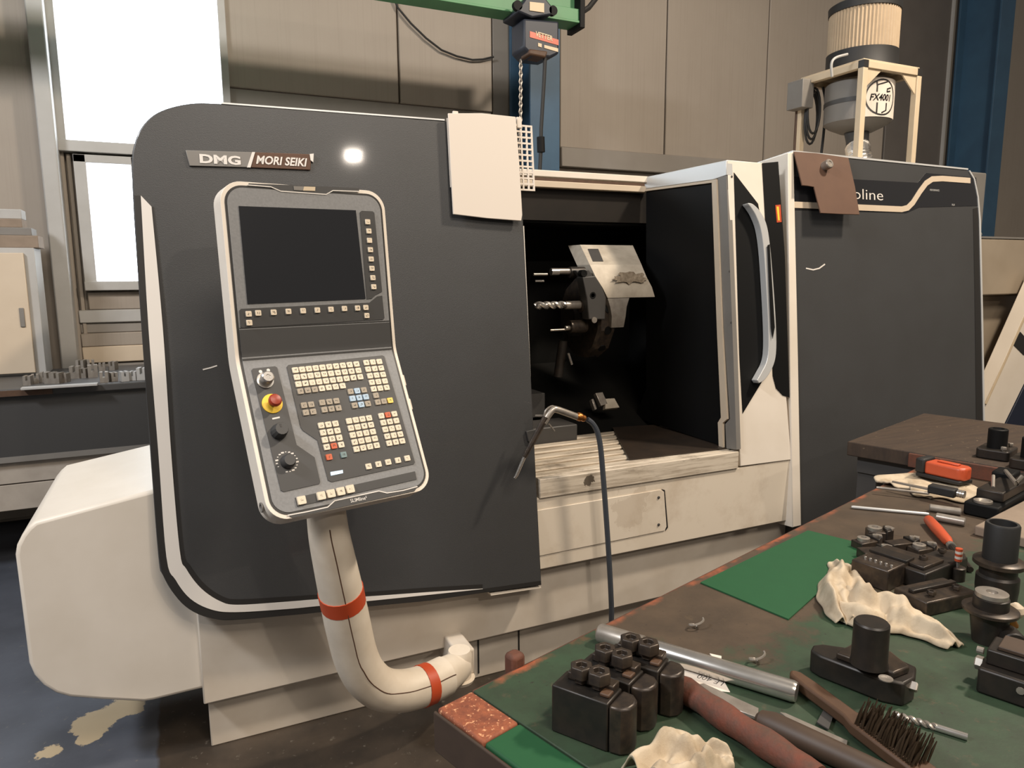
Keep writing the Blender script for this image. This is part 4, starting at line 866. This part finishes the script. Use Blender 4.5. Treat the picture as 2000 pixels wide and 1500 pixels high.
# ---------------------------------------------------------------- workbench in the foreground
ZT = .90; A_ = V((math.cos(ang), math.sin(ang), 0)); N_ = V((-math.sin(ang), math.cos(ang), 0))
FT = Fr(O, A_, N_)
TU, TV = 2.14, -1.15
wb = thing('green_workbench', FT.P(1, -.5, -.9), 'workbench with worn green painted steel top and rusty edges in the foreground', 'workbench')
su = .072
ob('top_plate', MB().box(FT, su+.003, TU, TV, 0, -.012, 0), M['bench'], wb, bev=.002)
ob('end_strip', MB().box(FT, 0, su, -.118, 0, -.05, .001), M['rustpatch'], wb, bev=.004)
ob('end_strip', MB().box(FT, 0, su, TV, -.12, -.05, .001), M['greensheet'], wb, bev=.004)
ob('side_edge', MB().box(FT, -.006, 0, TV, .004, -.075, -.004), M['handle'], wb, bev=.003)
ob('far_edge', MB().box(FT, su+.003, TU, -.01, .004, -.06, -.001), M['rust'], wb, bev=.003)
ob('frame_rail', MB().box(FT, .02, .07, TV, -.03, -.14, -.05), M['dgrey'], wb); ob('frame_rail', MB().box(FT, .07, TU, -.08, -.03, -.14, -.0125), M['dgrey'], wb)
for u in (.03, TU-.12):
    for v in (-.12, TV+.05): ob('leg', MB().box(FT, u, u+.08, v, v+.08, -.9, -.1), M['dgrey'], wb, bev=.004)
ob('edge_lug', MB().box(FT, .17, .2, .0, .03, -.05, .022), M['rust'], wb, bev=.008)
ob('lower_shelf', MB().box(FT, .06, TU-.06, TV+.06, -.06, -.7, -.67), M['rust'], wb)
# second bench, wooden top, beyond
Z2 = .955; c_ = atZ(1655, 862, Z2); F2b = Fr(c_, A_, N_)
b2 = thing('wooden_bench', F2b.P(.5, -.5, -Z2), 'higher bench with an oily brown wooden top at the far right end', 'workbench')
B2L = F2b.px(1790, 805)[0]
ob('board', MB().box(F2b, 0, B2L, -1.2, 0, -.055, 0), M['wood'], b2, bev=.004)
ob('front_board', MB().box(F2b, -.012, 0, -1.2, F2b.px(1770, 885)[1], -.055, -.004), M['rust'], b2, bev=.003)
ob('frame', MB().box(F2b, .03, B2L-.03, -1.17, -.03, -.12, -.056), M['dgrey'], b2)
for u in (.04, B2L-.1):
    for v in (-1.15, -.1): ob('leg', MB().box(F2b, u, u+.07, v, v+.07, -Z2, -.12), M['dgrey'], b2)

def tz(px, py, h=0): return atZ(px, py, ZT+h)
def LF(p0, p1, h=0, zz_=None):       # frame on the bench top from pixel p0 towards p1 (both at height h), origin dropped to the top
    a = tz(*p0, h); b = tz(*p1, h); a.z = b.z = ZT; f = Fr(a, b-a, V((0, 0, 1)).cross(b-a)); f.L = (b-a).length; return f
def cap(fr, r0, r1, L, w, seg=14):   # rounded rod along u
    P = [(-r0*.0, .55), (r0*.15, .85), (r0*.5, 1)]
    return MB().tube([fr.P(0, 0, w), fr.P(r0*.3, 0, w), fr.P(L-r1*.3, 0, w), fr.P(L, 0, w)], [r0*.7, r0, r1, r1*.7], seg)

# green sheet
Fg = Fr(V((0, 0, ZT)), (1, 0, 0), (0, 1, 0))
ob('green_sheet', MB().prism(Fg, [(p.x, p.y) for p in (tz(1368, 1140), tz(1578, 1038), tz(1700, 1068), tz(1540, 1212))], .0005, .0035), M['greensheet'], label='bright green flat sheet lying on the workbench', cat='sheet')
# three black turning tool holders
def hexhead(fr, u, v, w, r, h, sl=.02):
    m = MB().lathe(fr.P(u, v, w), fr.n, [(0, r*.62), (h*.35, r*.62), (h*.36, r), (h*.9, r), (h, r*.9), (h, r*.5), (h*.7, r*.45)], 6, fr.u)
    return m
bt0 = LF((1077, 1337), (1187, 1376), .078); wv = (tz(1098, 1312, .078)-tz(1077, 1337, .078)).dot(bt0.v)
p_ref = tz(1077, 1337, .078)
offs = [V((0, 0, 0)), tz(1178, 1272, .1)-tz(1132, 1312, .1), tz(1230, 1254, .1)-tz(1132, 1312, .1)]
labs = ['nearest of the three black tool holder blocks with square bolts', 'middle of the three black tool holder blocks with square bolts', 'farthest of the three black tool holder blocks, beside the steel bar']
for k in range(3):
    o_ = bt0.o+offs[k]; f = Fr(o_, Matrix.Rotation([0, -.05, .03][k], 3, 'Z') @ bt0.u, Matrix.Rotation([0, -.05, .03][k], 3, 'Z') @ bt0.v)
    L = bt0.L; WD = max(.05, abs(wv)); hh = [.078, .075, .075][k]
    t_ = thing('tool_holder_block', f.P(L/2, WD/2, 0), labs[k], 'tool holder', 'black tool holder blocks')
    ob('body', MB().box(f, 0, L, 0, WD, .0005, hh), M['blackox'], t_, bev=.0025)
    ob('top_ledge', MB().box(f, .012, L-.004, WD*.55, WD*.98, hh, hh+.012), M['blackox2'], t_, bev=.002)
    ob('clamp_post', MB().prism(f, [(L+.001, .0), (L+.02, .002), (L+.03, .012), (L+.033, WD*.5), (L+.03, WD-.012), (L+.02, WD-.002), (L+.001, WD)], .0005, hh-.002), M['blackox2'], t_, bev=.004)
    ob('wedge', MB().box(f, L-.02, L-.004, .012, .03, hh, hh+.006), M['woodh'], t_, bev=.002)
    for u_ in (.036, .066): ob('bolt', hexhead(f, u_, WD*.6, hh+.002, .019, .028), M['blackox2'], t_, bev=.001)
# ground steel bar
f = LF((1170, 1236), (1556, 1352), .018)
sb = thing('steel_bar', f.P(f.L/2, 0, 0), 'long shiny round steel bar lying beside the tool holder blocks', 'bar')
ob('bar', MB().tube([f.P(.09, 0, .018), f.P(f.L-.006, 0, .018), f.P(f.L, 0, .018)], [.0175, .0175, .0155], 28), M['chrome'], sb)
ob('sleeve', MB().tube([f.P(0, 0, .0185), f.P(.004, 0, .0185), f.P(.09, 0, .0185)], [.016, .0182, .0182], 28), M['steel'], sb)
# paper label with handwriting
f = Fr(tz(1345, 1338), tz(1425, 1352)-tz(1345, 1338), tz(1345, 1310)-tz(1345, 1338))
pl_ = thing('paper_tag', tz(1370, 1328), 'white paper slip with handwriting under the steel bar', 'paper')
ob('slip', MB().prism(Fg, [(q.x, q.y) for q in (tz(1308, 1296), tz(1412, 1328), tz(1426, 1353), tz(1396, 1350), tz(1346, 1344), tz(1318, 1332))], .0006, .0012), M['paper'], pl_)
a = tz(1421, 1340); b = tz(1340, 1314); fx = Fr(a, b-a, V((0, 0, 1)).cross(b-a))
ob('handwriting', MB().text(fx, .006, -.006, .019, 'LF 400', .0014, .0003, .1, .9, -.0003), M['dgrey'], pl_)
# rusty handle, file, rule
f = LF((1318, 1335), (1600, 1522), .022)
ob('rusty_pipe', MB().tube([f.P(i/12*f.L, .001*math.sin(i*.9), .022) for i in range(13)], [.017]+[.0205+.0015*math.sin(i*1.7) for i in range(1, 12)]+[.019], 18), M['rustbar'], label='thick rusty red iron rod lying across the near bench edge', cat='rod')
f = LF((1478, 1402), (1760, 1530), .02)
fl = thing('flat_file', f.P(f.L/2, 0, 0), 'flat steel file with a brown wooden handle', 'file')
ob('handle', MB().tube([f.P(0, 0, .02), f.P(.006, 0, .02), f.P(.025, 0, .02), f.P(.09, 0, .02), f.P(.16, 0, .02), f.P(f.L, 0, .02)], [.008, .015, .0195, .0185, .017, .015], 18), M['handle'], fl)
Fh = Fg.off(.012)
ob('blade', MB().prism(Fg, [(q.x, q.y) for q in (tz(1360, 1340, .01), tz(1374, 1337, .01), tz(1482, 1386, .01), tz(1478, 1404, .01), tz(1410, 1378, .01))], .007, .013), M['steel'], fl, bev=.001)
ob('steel_rule', MB().prism(Fg, [(q.x, q.y) for q in (tz(1523, 1395), tz(1534, 1397), tz(1655, 1451), tz(1652, 1463), tz(1560, 1424))], .0008, .004), M['steel'], label='short flat steel strip tucked behind the file handle', cat='strip')
ob('steel_offcut', MB().prism(Fg, [(q.x, q.y) for q in (tz(1610, 1390), tz(1628, 1402), tz(1618, 1432), tz(1595, 1418))], .0045, .007), M['dgrey'], label='small dark metal offcut between the file and the wire brush', cat='offcut')
# wire brush
f = LF((1546, 1312), (1812, 1512), .022)
wbh = thing('wire_brush', f.P(f.L/2, 0, 0), 'wire brush with a wooden handle and dark bristles', 'brush')
Lh = f.L
ob('handle', MB().prism(f, [(0, -.004), (.01, -.011), (.05, -.013), (.13, -.012), (.15, -.018), (Lh, -.018), (Lh, .02), (.15, .02), (.13, .014), (.05, .014), (.01, .011), (0, .004)], .006, .026), M['woodh'], wbh, bev=.004)
m = MB(); rb = random.Random(5)
for i in range(24):
    for j in range(5):
        u = .155+i*(Lh-.17)/23; v = -.013+j*.0075; q = f.P(u, v, .026); tip = f.P(u+rb.uniform(-.004, .004), v+.012+rb.uniform(-.004, .006), .026+rb.uniform(.028, .036))
        m.tube([q, q.lerp(tip, .5)+V((0, 0, .002)), tip], [.0016, .0019, .0008], 4)
ob('bristles', m, M['bristle'], wbh, kind='stuff')
# boring bar holder on its base
f = LF((1590, 1318), (1752, 1372), .0)
bh = thing('boring_bar_holder', f.P(f.L/2, 0, 0), 'black boring bar holder with an upright round post on a heavy base', 'tool holder')
Lb = f.L
ob('base', MB().prism(f, [(-.01, .005), (.01, -.005), (Lb*.5, -.012), (Lb*.85, -.018), (Lb+.01, -.01), (Lb+.02, .02), (Lb+.015, .06), (Lb*.8, .075), (Lb*.4, .06), (0, .04), (-.012, .025)], .0005, .042), M['blackox'], bh, bev=.004)
ob('step_plate', MB().prism(f, [(Lb*.25, .0), (Lb*.95, -.008), (Lb+.01, .03), (Lb*.8, .065), (Lb*.35, .05)], .042, .054), M['blackox2'], bh, bev=.003)
pc = tz(1697, 1296, .054); topc = atZ(1706, 1232, ZT+.125)
ob('round_post', MB().lathe(V((pc.x, pc.y, ZT+.054)), (0, 0, 1), [(0, .030), (.010, .028), (.072, .0275), (.075, .025)], 28), M['blackox'], bh)
q = tz(1730, 1326, .054); ob('screw_hole', MB().lathe(q, (0, 0, 1), [(0, .011), (.0015, .011), (.0015, .006), (.0012, .005)], 16), M['steel'], bh)
ob('socket_bolt', MB().tube([tz(1769, 1318, .04), tz(1770, 1345, .012), tz(1776, 1358, .004)], [.0045, .004, .003], 10), M['chrome'], bh)
ob('square_nut', MB().lathe(f.P(Lb+.012, .012, .03), f.u, [(0, .009), (.012, .009), (.014, .007)], 4), M['steel'], bh)
# twist drill
f = LF((1745, 1394), (1890, 1439), .006)
td_ = thing('twist_drill', f.P(f.L/2, 0, 0), 'twist drill bit lying on the green bench top', 'drill bit')
m = MB()
for s_ in (0, math.pi): m.tube([f.P(i/40*f.L*.6, math.cos(s_+i*.45)*.0028, .0055+math.sin(s_+i*.45)*.0028) for i in range(41)], .0032, 6)
ob('flutes', m, M['steel'], td_); ob('shank', MB().tube([f.P(f.L*.58, 0, .0055), f.P(f.L, 0, .0055)], .0055, 14), M['chrome'], td_)

# rags: ribbons of cloth along a spine with folds
def rag(mb, spine, widths, hts, seed, nu=14, th=.004):
    rn = random.Random(seed); ph = [rn.uniform(0, 6.28) for _ in range(6)]
    S = cr(spine, 8); n = len(S); wq = cr([V((a, b, 0)) for a, b in zip(widths, hts)], 8)
    top = []; 
    for i, p in enumerate(S):
        tg = (S[min(i+1, n-1)]-S[max(i-1, 0)]).normalized(); sd_ = V((-tg.y, tg.x, 0)); row = []
        for j in range(nu+1):
            x = j/nu*2-1; wdt = wq[i].x*(1+.10*math.sin(i*.55+ph[0])+.07*math.sin(i*1.3+ph[1])*(1 if x > 0 else -1))
            e_ = max(0, 1-abs(x)**3.0); hgt = wq[i].y*e_*(.62+.30*math.sin(x*5+ph[2]+i*.10)+.24*math.sin(x*9-i*.22+ph[3])+.20*math.sin(i*.6+x*2+ph[4])+.13*math.sin(i*1.5+x*7+ph[5])+.08*math.sin(i*2.3-x*13))
            row.append(V((p.x, p.y, ZT))+sd_*x*wdt+V((0, 0, max(.003, hgt+.004)+th)))
        top.append(row)
    b = len(mb.v); vs = [q for r in top for q in r]+[V((q.x, q.y, max(ZT+.0008, q.z-th*1.6))) for r in top for q in r]; K = n*(nu+1); fs = []
    I = lambda i, j: i*(nu+1)+j
    for i in range(n-1):
        for j in range(nu): fs += [(I(i, j), I(i+1, j), I(i+1, j+1), I(i, j+1)), (K+I(i, j), K+I(i, j+1), K+I(i+1, j+1), K+I(i+1, j))]
    for i in range(n-1): fs += [(I(i, 0), K+I(i, 0), K+I(i+1, 0), I(i+1, 0)), (I(i, nu), I(i+1, nu), K+I(i+1, nu), K+I(i, nu))]
    for j in range(nu): fs += [(I(0, j), I(0, j+1), K+I(0, j+1), K+I(0, j)), (I(n-1, j), K+I(n-1, j), K+I(n-1, j+1), I(n-1, j+1))]
    return mb.add(vs, fs)
T_ = lambda L, h=0: [tz(*q, h) for q in L]
m = MB(); rag(m, T_([(1638, 1098), (1650, 1130), (1640, 1175), (1655, 1215)], .01), [.022, .042, .046, .02], [.012, .035, .045, .02], 3)
rag(m, T_([(1640, 1160), (1680, 1188), (1740, 1200), (1800, 1222), (1868, 1258)], .012), [.035, .072, .066, .052, .018], [.03, .055, .042, .035, .012], 11)
ob('cloth_rag', m, M['rag'], label='crumpled cream cotton rag with a bluish print on the green bench top', cat='rag', sub=1, sharp=180)
m = MB(); rag(m, T_([(1262, 1540), (1330, 1492), (1390, 1478), (1432, 1478)], .015), [.05, .05, .03, .01], [.05, .055, .035, .012], 21)
ob('white_rag', m, M['rag'], label='pale rag at the very bottom edge of the picture', cat='rag', sub=1, sharp=180)
m = MB(); rag(m, T_([(1734, 948), (1764, 943), (1830, 952), (1890, 962), (1915, 958)], .004), [.035, .105, .14, .12, .07], [.010, .016, .014, .012, .008], 31)
ob('folded_cloth', m, M['rag'], label='flat cream cloth with tools on it near the wooden bench', cat='cloth', sub=1, sharp=180)
# tools on the folded cloth
hc = .022
f = Fr(tz(1799, 926, hc), tz(1890, 947, hc)-tz(1799, 926, hc), V((0, 0, 1)).cross(tz(1890, 947, hc)-tz(1799, 926, hc))); Lq = (tz(1890, 947, hc)-tz(1799, 926, hc)).length
oc = thing('orange_stapler', f.P(Lq/2, 0, 0), 'orange and black handheld tool with rounded end on the folded cloth', 'hand tool')
ob('shell', MB().prism(f, [(Lq*.16, -.03), (Lq*.9, -.03), (Lq, -.015), (Lq, .02), (Lq*.9, .035), (Lq*.16, .035)], .012, .055), M['orange'], oc, bev=.008, seg=3)
ob('foot', MB().prism(f, [(0, -.035), (Lq*.95, -.035), (Lq, .03), (0, .035)], 0, .013), M['rubber'], oc, bev=.003)
ob('cap', MB().prism(f, [(-.005, -.034), (Lq*.17, -.034), (Lq*.17, .036), (-.005, .036)], .012, .062), M['rubber'], oc, bev=.006)
ob('ridge', MB().prism(f, [(Lq*.35, -.008), (Lq*.8, -.008), (Lq*.8, .012), (Lq*.35, .012)], .055, .061), M['orange'], oc, bev=.003)
def rod(name, p0, p1, r, h, mat, label, cat, r1=None, seg=14, parts=None):
    a = tz(*p0, h); b = tz(*p1, h); return ob(name, MB().tube([a, a.lerp(b, .03), a.lerp(b, .97), b], [r*.75, r, r1 or r, (r1 or r)*.75], seg), M[mat], label=label, cat=cat)
rod('marking_pencil', (1712, 952), (1815, 964), .0045, .022, 'steel', 'thin grey scriber on the folded cloth', 'scriber')
f = LF((1815, 957), (1868, 968), .03)
bs = thing('black_chisel', f.P(0, 0, .025), 'black handled chisel with a thin steel blade on the folded cloth', 'chisel')
ob('grip', MB().box(f, 0, f.L, -.018, .018, .024, .05), M['rubber'], bs, bev=.004); ob('blade', MB().prism(f, [(-.11, -.004), (0, -.008), (0, .008), (-.11, .004)], .03, .035), M['steel'], bs)
for i in range(3): ob('ferrule', MB().lathe(f.P(f.L+.003+i*.007, 0, .038), f.u, [(0, .012), (.005, .012)], 12), M['chrome'], bs)
rod('steel_rod', (1663, 990), (1814, 1004), .0045, .006, 'alu', 'long thin bright steel rod in front of the folded cloth', 'rod')
rod('round_stub', (1815, 991), (1878, 1000), .011, .012, 'steel', 'upper of two short round steel stubs beside the bright rod', 'stub')
rod('round_stub', (1828, 1009), (1886, 1020), .012, .013, 'steel', 'lower of two short round steel stubs beside the bright rod', 'stub')
# orange screwdriver
f = LF((1812, 1014), (1896, 1108), .014)
sdv = thing('orange_screwdriver', f.P(f.L/2, 0, 0), 'screwdriver with an orange handle pointing at the upright black holder', 'screwdriver'); Ls = f.L
ob('handle', MB().tube([f.P(0, 0, .015), f.P(.008, 0, .015), f.P(Ls*.25, 0, .015), f.P(Ls*.5, 0, .015), f.P(Ls*.56, 0, .015)], [.008, .0135, .015, .013, .008], 8), M['orange'], sdv, sharp=50)
ob('shaft', MB().tube([f.P(Ls*.55, 0, .013), f.P(Ls, 0, .008)], [.009, .007], 10), M['blackox'], sdv); ob('collar', MB().tube([f.P(Ls*.57, 0, .013), f.P(Ls*.61, 0, .0128)], .0105, 12), M['chrome'], sdv)
# heap of small turning tools
def small_tool(p0, p1, wd, h, label, ringed=True, rows=0):
    f = LF(p0, p1, 0); L = f.L; t_ = thing('turning_tool', f.P(L/2, 0, 0), label, 'turning tool', 'small black turning tools in a heap')
    ob('shank', MB().box(f, 0, L*.75, -wd/2, wd/2, .0006, h), M['blackox2'], t_, bev=.002)
    ob('head', MB().prism(f, [(L*.7, -wd*.6), (L, -wd*.3), (L+.006, wd*.5), (L*.7, wd*.6)], .0006, h*1.25), M['blackox'], t_, bev=.002)
    if ringed: ob('clamp_ring', MB().lathe(f.P(L*.3, 0, h), (0, 0, 1), [(0, wd*.42), (.008, wd*.42), (.009, wd*.34), (.009, wd*.2), (.003, wd*.18)], 16), M['steel'], t_)
    ob('clamp_screw', MB().lathe(f.P(L*.82, 0, h*1.25), (0, 0, 1), [(0, wd*.2), (.005, wd*.2), (.005, wd*.08), (.003, wd*.07)], 10), M['steel'], t_)
    ob('insert', MB().prism(f, [(L*.9, -wd*.45), (L+.004, -wd*.1), (L*.96, wd*.2), (L*.86, wd*.05)], h*1.25, h*1.25+.004), M['steel'], t_)
    for i in range(rows): ob('adjusting_pin', MB().lathe(f.P(L*(.1+.09*i), wd*.36, h), (0, 0, 1), [(0, .0025), (.003, .0025)], 8), M['chrome'], t_)
small_tool((1692, 1052), (1742, 1056), .042, .026, 'small black turning tool with a ring, at the back of the heap')
small_tool((1672, 1074), (1716, 1066), .036, .022, 'small black turning tool next to the green sheet corner')
small_tool((1735, 1076), (1790, 1070), .034, .022, 'small black turning tool in the middle of the heap', False)
small_tool((1782, 1084), (1822, 1078), .036, .018, 'small black turning tool with a ring at the right of the heap')
small_tool((1680, 1094), (1736, 1092), .04, .026, 'turning tool with a pale insert just behind the cream rag', False)
f = LF((1698, 1142), (1762, 1112), 0)
lt = thing('notched_holder', f.P(.05, 0, 0), 'dark block holder with a row of small bright pins behind the rag', 'tool holder')
ob('body', MB().box(f, -.01, f.L, -.045, .04, .0006, .05), M['blackox2'], lt, bev=.003)
for i in range(6): ob('pin', MB().lathe(f.P(.02, -.036+i*.012, .05), (0, 0, 1), [(0, .0032), (.004, .0032), (.005, .002)], 8), M['chrome'], lt)
ob('slot_bar', MB().box(f, f.L*.45, f.L*.7, -.046, .041, .05, .056), M['blackox'], lt, bev=.001)
f = LF((1775, 1146), (1866, 1108), 0)
lt = thing('long_tool_holder', f.P(f.L/2, 0, 0), 'long black tool holder lying between the rag and the screwdriver', 'tool holder')
ob('body', MB().box(f, 0, f.L*.9, -.035, .03, .0006, .042), M['blackox'], lt, bev=.003)
ob('nose', MB().prism(f, [(f.L*.9, -.035), (f.L+.015, -.012), (f.L+.012, .022), (f.L*.9, .03)], .0006, .036), M['blackox2'], lt, bev=.003)
ob('clamp_plate', MB().box(f, f.L*.08, f.L*.5, -.022, .02, .042, .05), M['blackox2'], lt, bev=.002)
for u_ in (.3, .7): ob('bolt', hexhead(f, f.L*u_, .004, .046, .009, .012), M['blackox2'], lt)
f = LF((1775, 1190), (1872, 1168), 0)
lt = thing('low_tool_holder', f.P(f.L/2, 0, 0), 'low brownish black tool holder right behind the middle of the rag', 'tool holder')
ob('body', MB().box(f, 0, f.L, -.04, .04, .0006, .032), M['blackox2'], lt, bev=.003); ob('rib', MB().box(f, .01, f.L-.01, .0, .014, .032, .04), M['blackox'], lt, bev=.002)
for u_ in (.25, .75): ob('bolt', hexhead(f, f.L*u_, -.02, .032, .009, .012), M['blackox2'], lt)
q = tz(1868, 1132); bp = thing('banded_pin', q, 'small upright pin with white and orange bands', 'pin')
ob('socket', MB().lathe(q, (0, 0, 1), [(0, .017), (.03, .017), (.032, .013), (.032, .006)], 16), M['blackox2'], bp); ob('pin', MB().lathe(q+V((0, 0, .028)), (0, 0, 1), [(0, .004), (.03, .004)], 10), M['steel'], bp)
for i, mt in enumerate(('orange', 'paper', 'orange', 'paper', 'orange')): ob('band', MB().lathe(q+V((0, 0, .045+i*.006)), (0, 0, 1), [(0, .0075), (.006, .0075)], 12), M[mt], bp)
# upright collet chuck
q = tz(1944, 1172); cc_ = thing('collet_chuck', q, 'tall upright black collet chuck with a hollow top at the right', 'chuck')
ob('base_body', MB().lathe(q, (0, 0, 1), [(0, 0.0378), (.03, 0.0403), (.055, 0.0403), (.06, 0.0353), (.078, 0.0353)], 32), M['blackox'], cc_)
ob('flange', MB().lathe(q+V((0, 0, .078)), (0, 0, 1), [(0, 0.0437), (.004, 0.0487), (.012, 0.0487), (.016, 0.042)], 32), M['blackox2'], cc_)
ob('sleeve', MB().lathe(q+V((0, 0, .094)), (0, 0, 1), [(0, 0.0323), (.075, 0.0323), (.079, 0.0302), (.079, 0.0252), (.05, 0.0235), (.05, 0.0017)], 32), M['rubber'], cc_)
ob('drive_key', MB().wbox(q.x+.024, q.x+.042, q.y-.012, q.y+.012, ZT+.094, ZT+.15), M['blackox'], cc_, bev=.002)
# flanged arbor
q = tz(1928, 1252); fa_ = thing('flanged_arbor', q, 'squat black arbor with a wide disc flange in front of the collet chuck', 'arbor')
ob('taper_body', MB().lathe(q, (0, 0, 1), [(0, .026), (.06, .034)], 28), M['blackox'], fa_); ob('disc_flange', MB().lathe(q+V((0, 0, .06)), (0, 0, 1), [(0, .045), (.002, .047), (.007, .047), (.009, .044)], 36), M['blackox2'], fa_)
ob('neck', MB().lathe(q+V((0, 0, .069)), (0, 0, 1), [(0, .03), (.02, .03), (.022, .027)], 28), M['blackox'], fa_); ob('ground_ring', MB().lathe(q+V((0, 0, .091)), (0, 0, 1), [(0, .0275), (.008, .0275), (.009, .02), (.009, .01), (.004, .009)], 28), M['steel'], fa_)
# T handle with cream knobs
q = tz(1976, 1222); th_ = thing('knob_handle', q, 'small copper stem handle with two cream knobs', 'handle')
ob('stem', MB().tube([q, tz(1968, 1196, .035), tz(1956, 1168, .05)], [.012, .007, .008], 12), M['brass'], th_)
for p_ in ((1956, 1178), (1984, 1192)): ob('knob', MB().lathe(tz(*p_, .045)-V((0, 0, .016)), (0, 0, 1), [(0, .004), (.005, .012), (.014, .016), (.024, .013), (.031, .004)], 16), M['beigepaint'], th_)
f = LF((1952, 1262), (1985, 1240), .02)
nb = thing('threaded_sleeve', f.P(.02, 0, 0), 'short black sleeve with a bright socket hole below the cream knobs', 'sleeve')
ob('barrel', MB().lathe(tz(1968, 1240, .022), tz(1985, 1262, .022)-tz(1968, 1240, .022), [(0, .02), (.03, .0215), (.036, .0215), (.038, .019), (.038, .011), (.028, .010)], 20), M['blackox'], nb)
ob('socket_screw', MB().lathe(tz(1981, 1257, .022), tz(1985, 1262, .022)-tz(1968, 1240, .022), [(.0, .0075), (.012, .0075), (.013, .005)], 14), M['chrome'], nb)
# big block holder at the lower right
f = LF((1905, 1352), (2020, 1392), 0)
bb = thing('large_block_holder', f.P(f.L/2, 0, 0), 'large black block holder with a brown top plate at the lower right edge', 'tool holder')
ob('body', MB().box(f, 0, f.L+.03, 0, .085, .0006, .045), M['blackox'], bb, bev=.004); ob('upper_block', MB().box(f, .006, f.L+.03, .022, .085, .045, .072), M['blackox'], bb, bev=.003)
ob('top_plate', MB().box(f, .02, f.L+.03, .03, .084, .072, .079), M['handle'], bb, bev=.0015); ob('side_bolt', MB().lathe(f.P(-.002, .05, .03), -f.u, [(0, .012), (.01, .012), (.012, .009)], 6), M['steel'], bb)
ob('side_bolt', MB().lathe(f.P(.0, .035, .06), -f.u, [(0, .006), (.01, .006)], 10), M['steel'], bb); ob('front_screw', MB().lathe(f.P(f.L*.75, -.001, .03), -f.v, [(0, .006), (.003, .006)], 10), M['steel'], bb)
# low tray box behind the chuck and the dark block beside the cloth
f = LF((1918, 1050), (2010, 1000), 0)
ob('tin_box', MB().box(f, 0, f.L+.15, -.16, .02, .0006, .028), M['cardboard'], label='flat grey-brown tin box lying behind the collet chuck', cat='box', bev=.004)
f = LF((1880, 1004), (1958, 962), 0)
bk = thing('heavy_black_block', f.P(f.L/2, -.05, 0), 'big black clamping block beside the folded cloth at the right edge', 'block')
ob('body', MB().box(f, 0, f.L+.03, -.09, .0, .0006, .04), M['black'], bk, bev=.005); ob('step', MB().box(f, .06, f.L+.03, -.08, -.01, .04, .07), M['blackox'], bk, bev=.004)
ob('ring', MB().lathe(f.P(.028, -.04, .04), (0, 0, 1), [(0, .024), (.006, .024), (.007, .019), (.003, .015)], 18), M['steel'], bk); ob('lever', MB().tube([f.P(.1, -.04, .07), f.P(.16, -.02, .09)], .005, 8), M['steel'], bk)
# holders on the wooden bench
def z2(px, py, h=0): return atZ(px, py, Z2+h)
for px_, py_, s_, lab in ((1945, 893, 1.0, 'upright black tool holder on the wooden bench, left of the pair'), (2012, 914, 1.0, 'black tool holder with steel bolts at the edge of the wooden bench')):
    q = z2(px_, py_); t_ = thing('standing_holder', q, lab, 'tool holder', 'tool holders on the wooden bench')
    ob('base', MB().prism(Fr(q, A_, N_), rrect(-.055*s_, .065*s_, -.05*s_, .05*s_, .012), .0006, .035*s_), M['blackox'], t_, bev=.004)
    ob('post', MB().lathe(q+V((0, 0, .035*s_)), (0, 0, 1), [(0, .03*s_), (.065*s_, .03*s_), (.068*s_, .026*s_), (.068*s_, .018*s_), (.06*s_, .016*s_)], 24), M['black'], t_)
    for a_ in (-.04, .045): ob('bolt', hexhead(Fr(q, A_, N_), a_*s_, -.03*s_, .035*s_, .009, .014), M['steel'], t_)
q = z2(1962, 938); t_ = thing('lever_clamp', q, 'black lever clamp hanging over the front board of the wooden bench', 'clamp')
ob('jaw', MB().box(Fr(q, A_, N_), -.03, .05, -.03, .03, .0006, .03), M['black'], t_, bev=.006); ob('lever', MB().tube([q+V((0, 0, .03)), z2(1985, 945, .05), z2(1996, 930, .07)], .006, 8), M['steel'], t_)
# metal chips
for px_, py_, lab in ((1470, 1298, 'curled steel chip beyond the shiny bar'), (1352, 1230, 'tiny bright chip on the brown part of the bench top')):
    q = tz(px_, py_); m = MB(); P_ = [q+V((.012*math.cos(i*.5)+.0012*i, .008*math.sin(i*.5), .004+.0011*i)) for i in range(14)]
    ob('metal_chip', m.tube(P_, .0022, 5), M['steel'], label=lab, cat='chip')
ob('paper_scrap', MB().prism(Fg, [(q.x, q.y) for q in (tz(1386, 1279), tz(1409, 1284), tz(1409, 1289), tz(1390, 1284))], .001, .003), M['paper'], label='tiny white scrap just behind the shiny bar', cat='scrap')
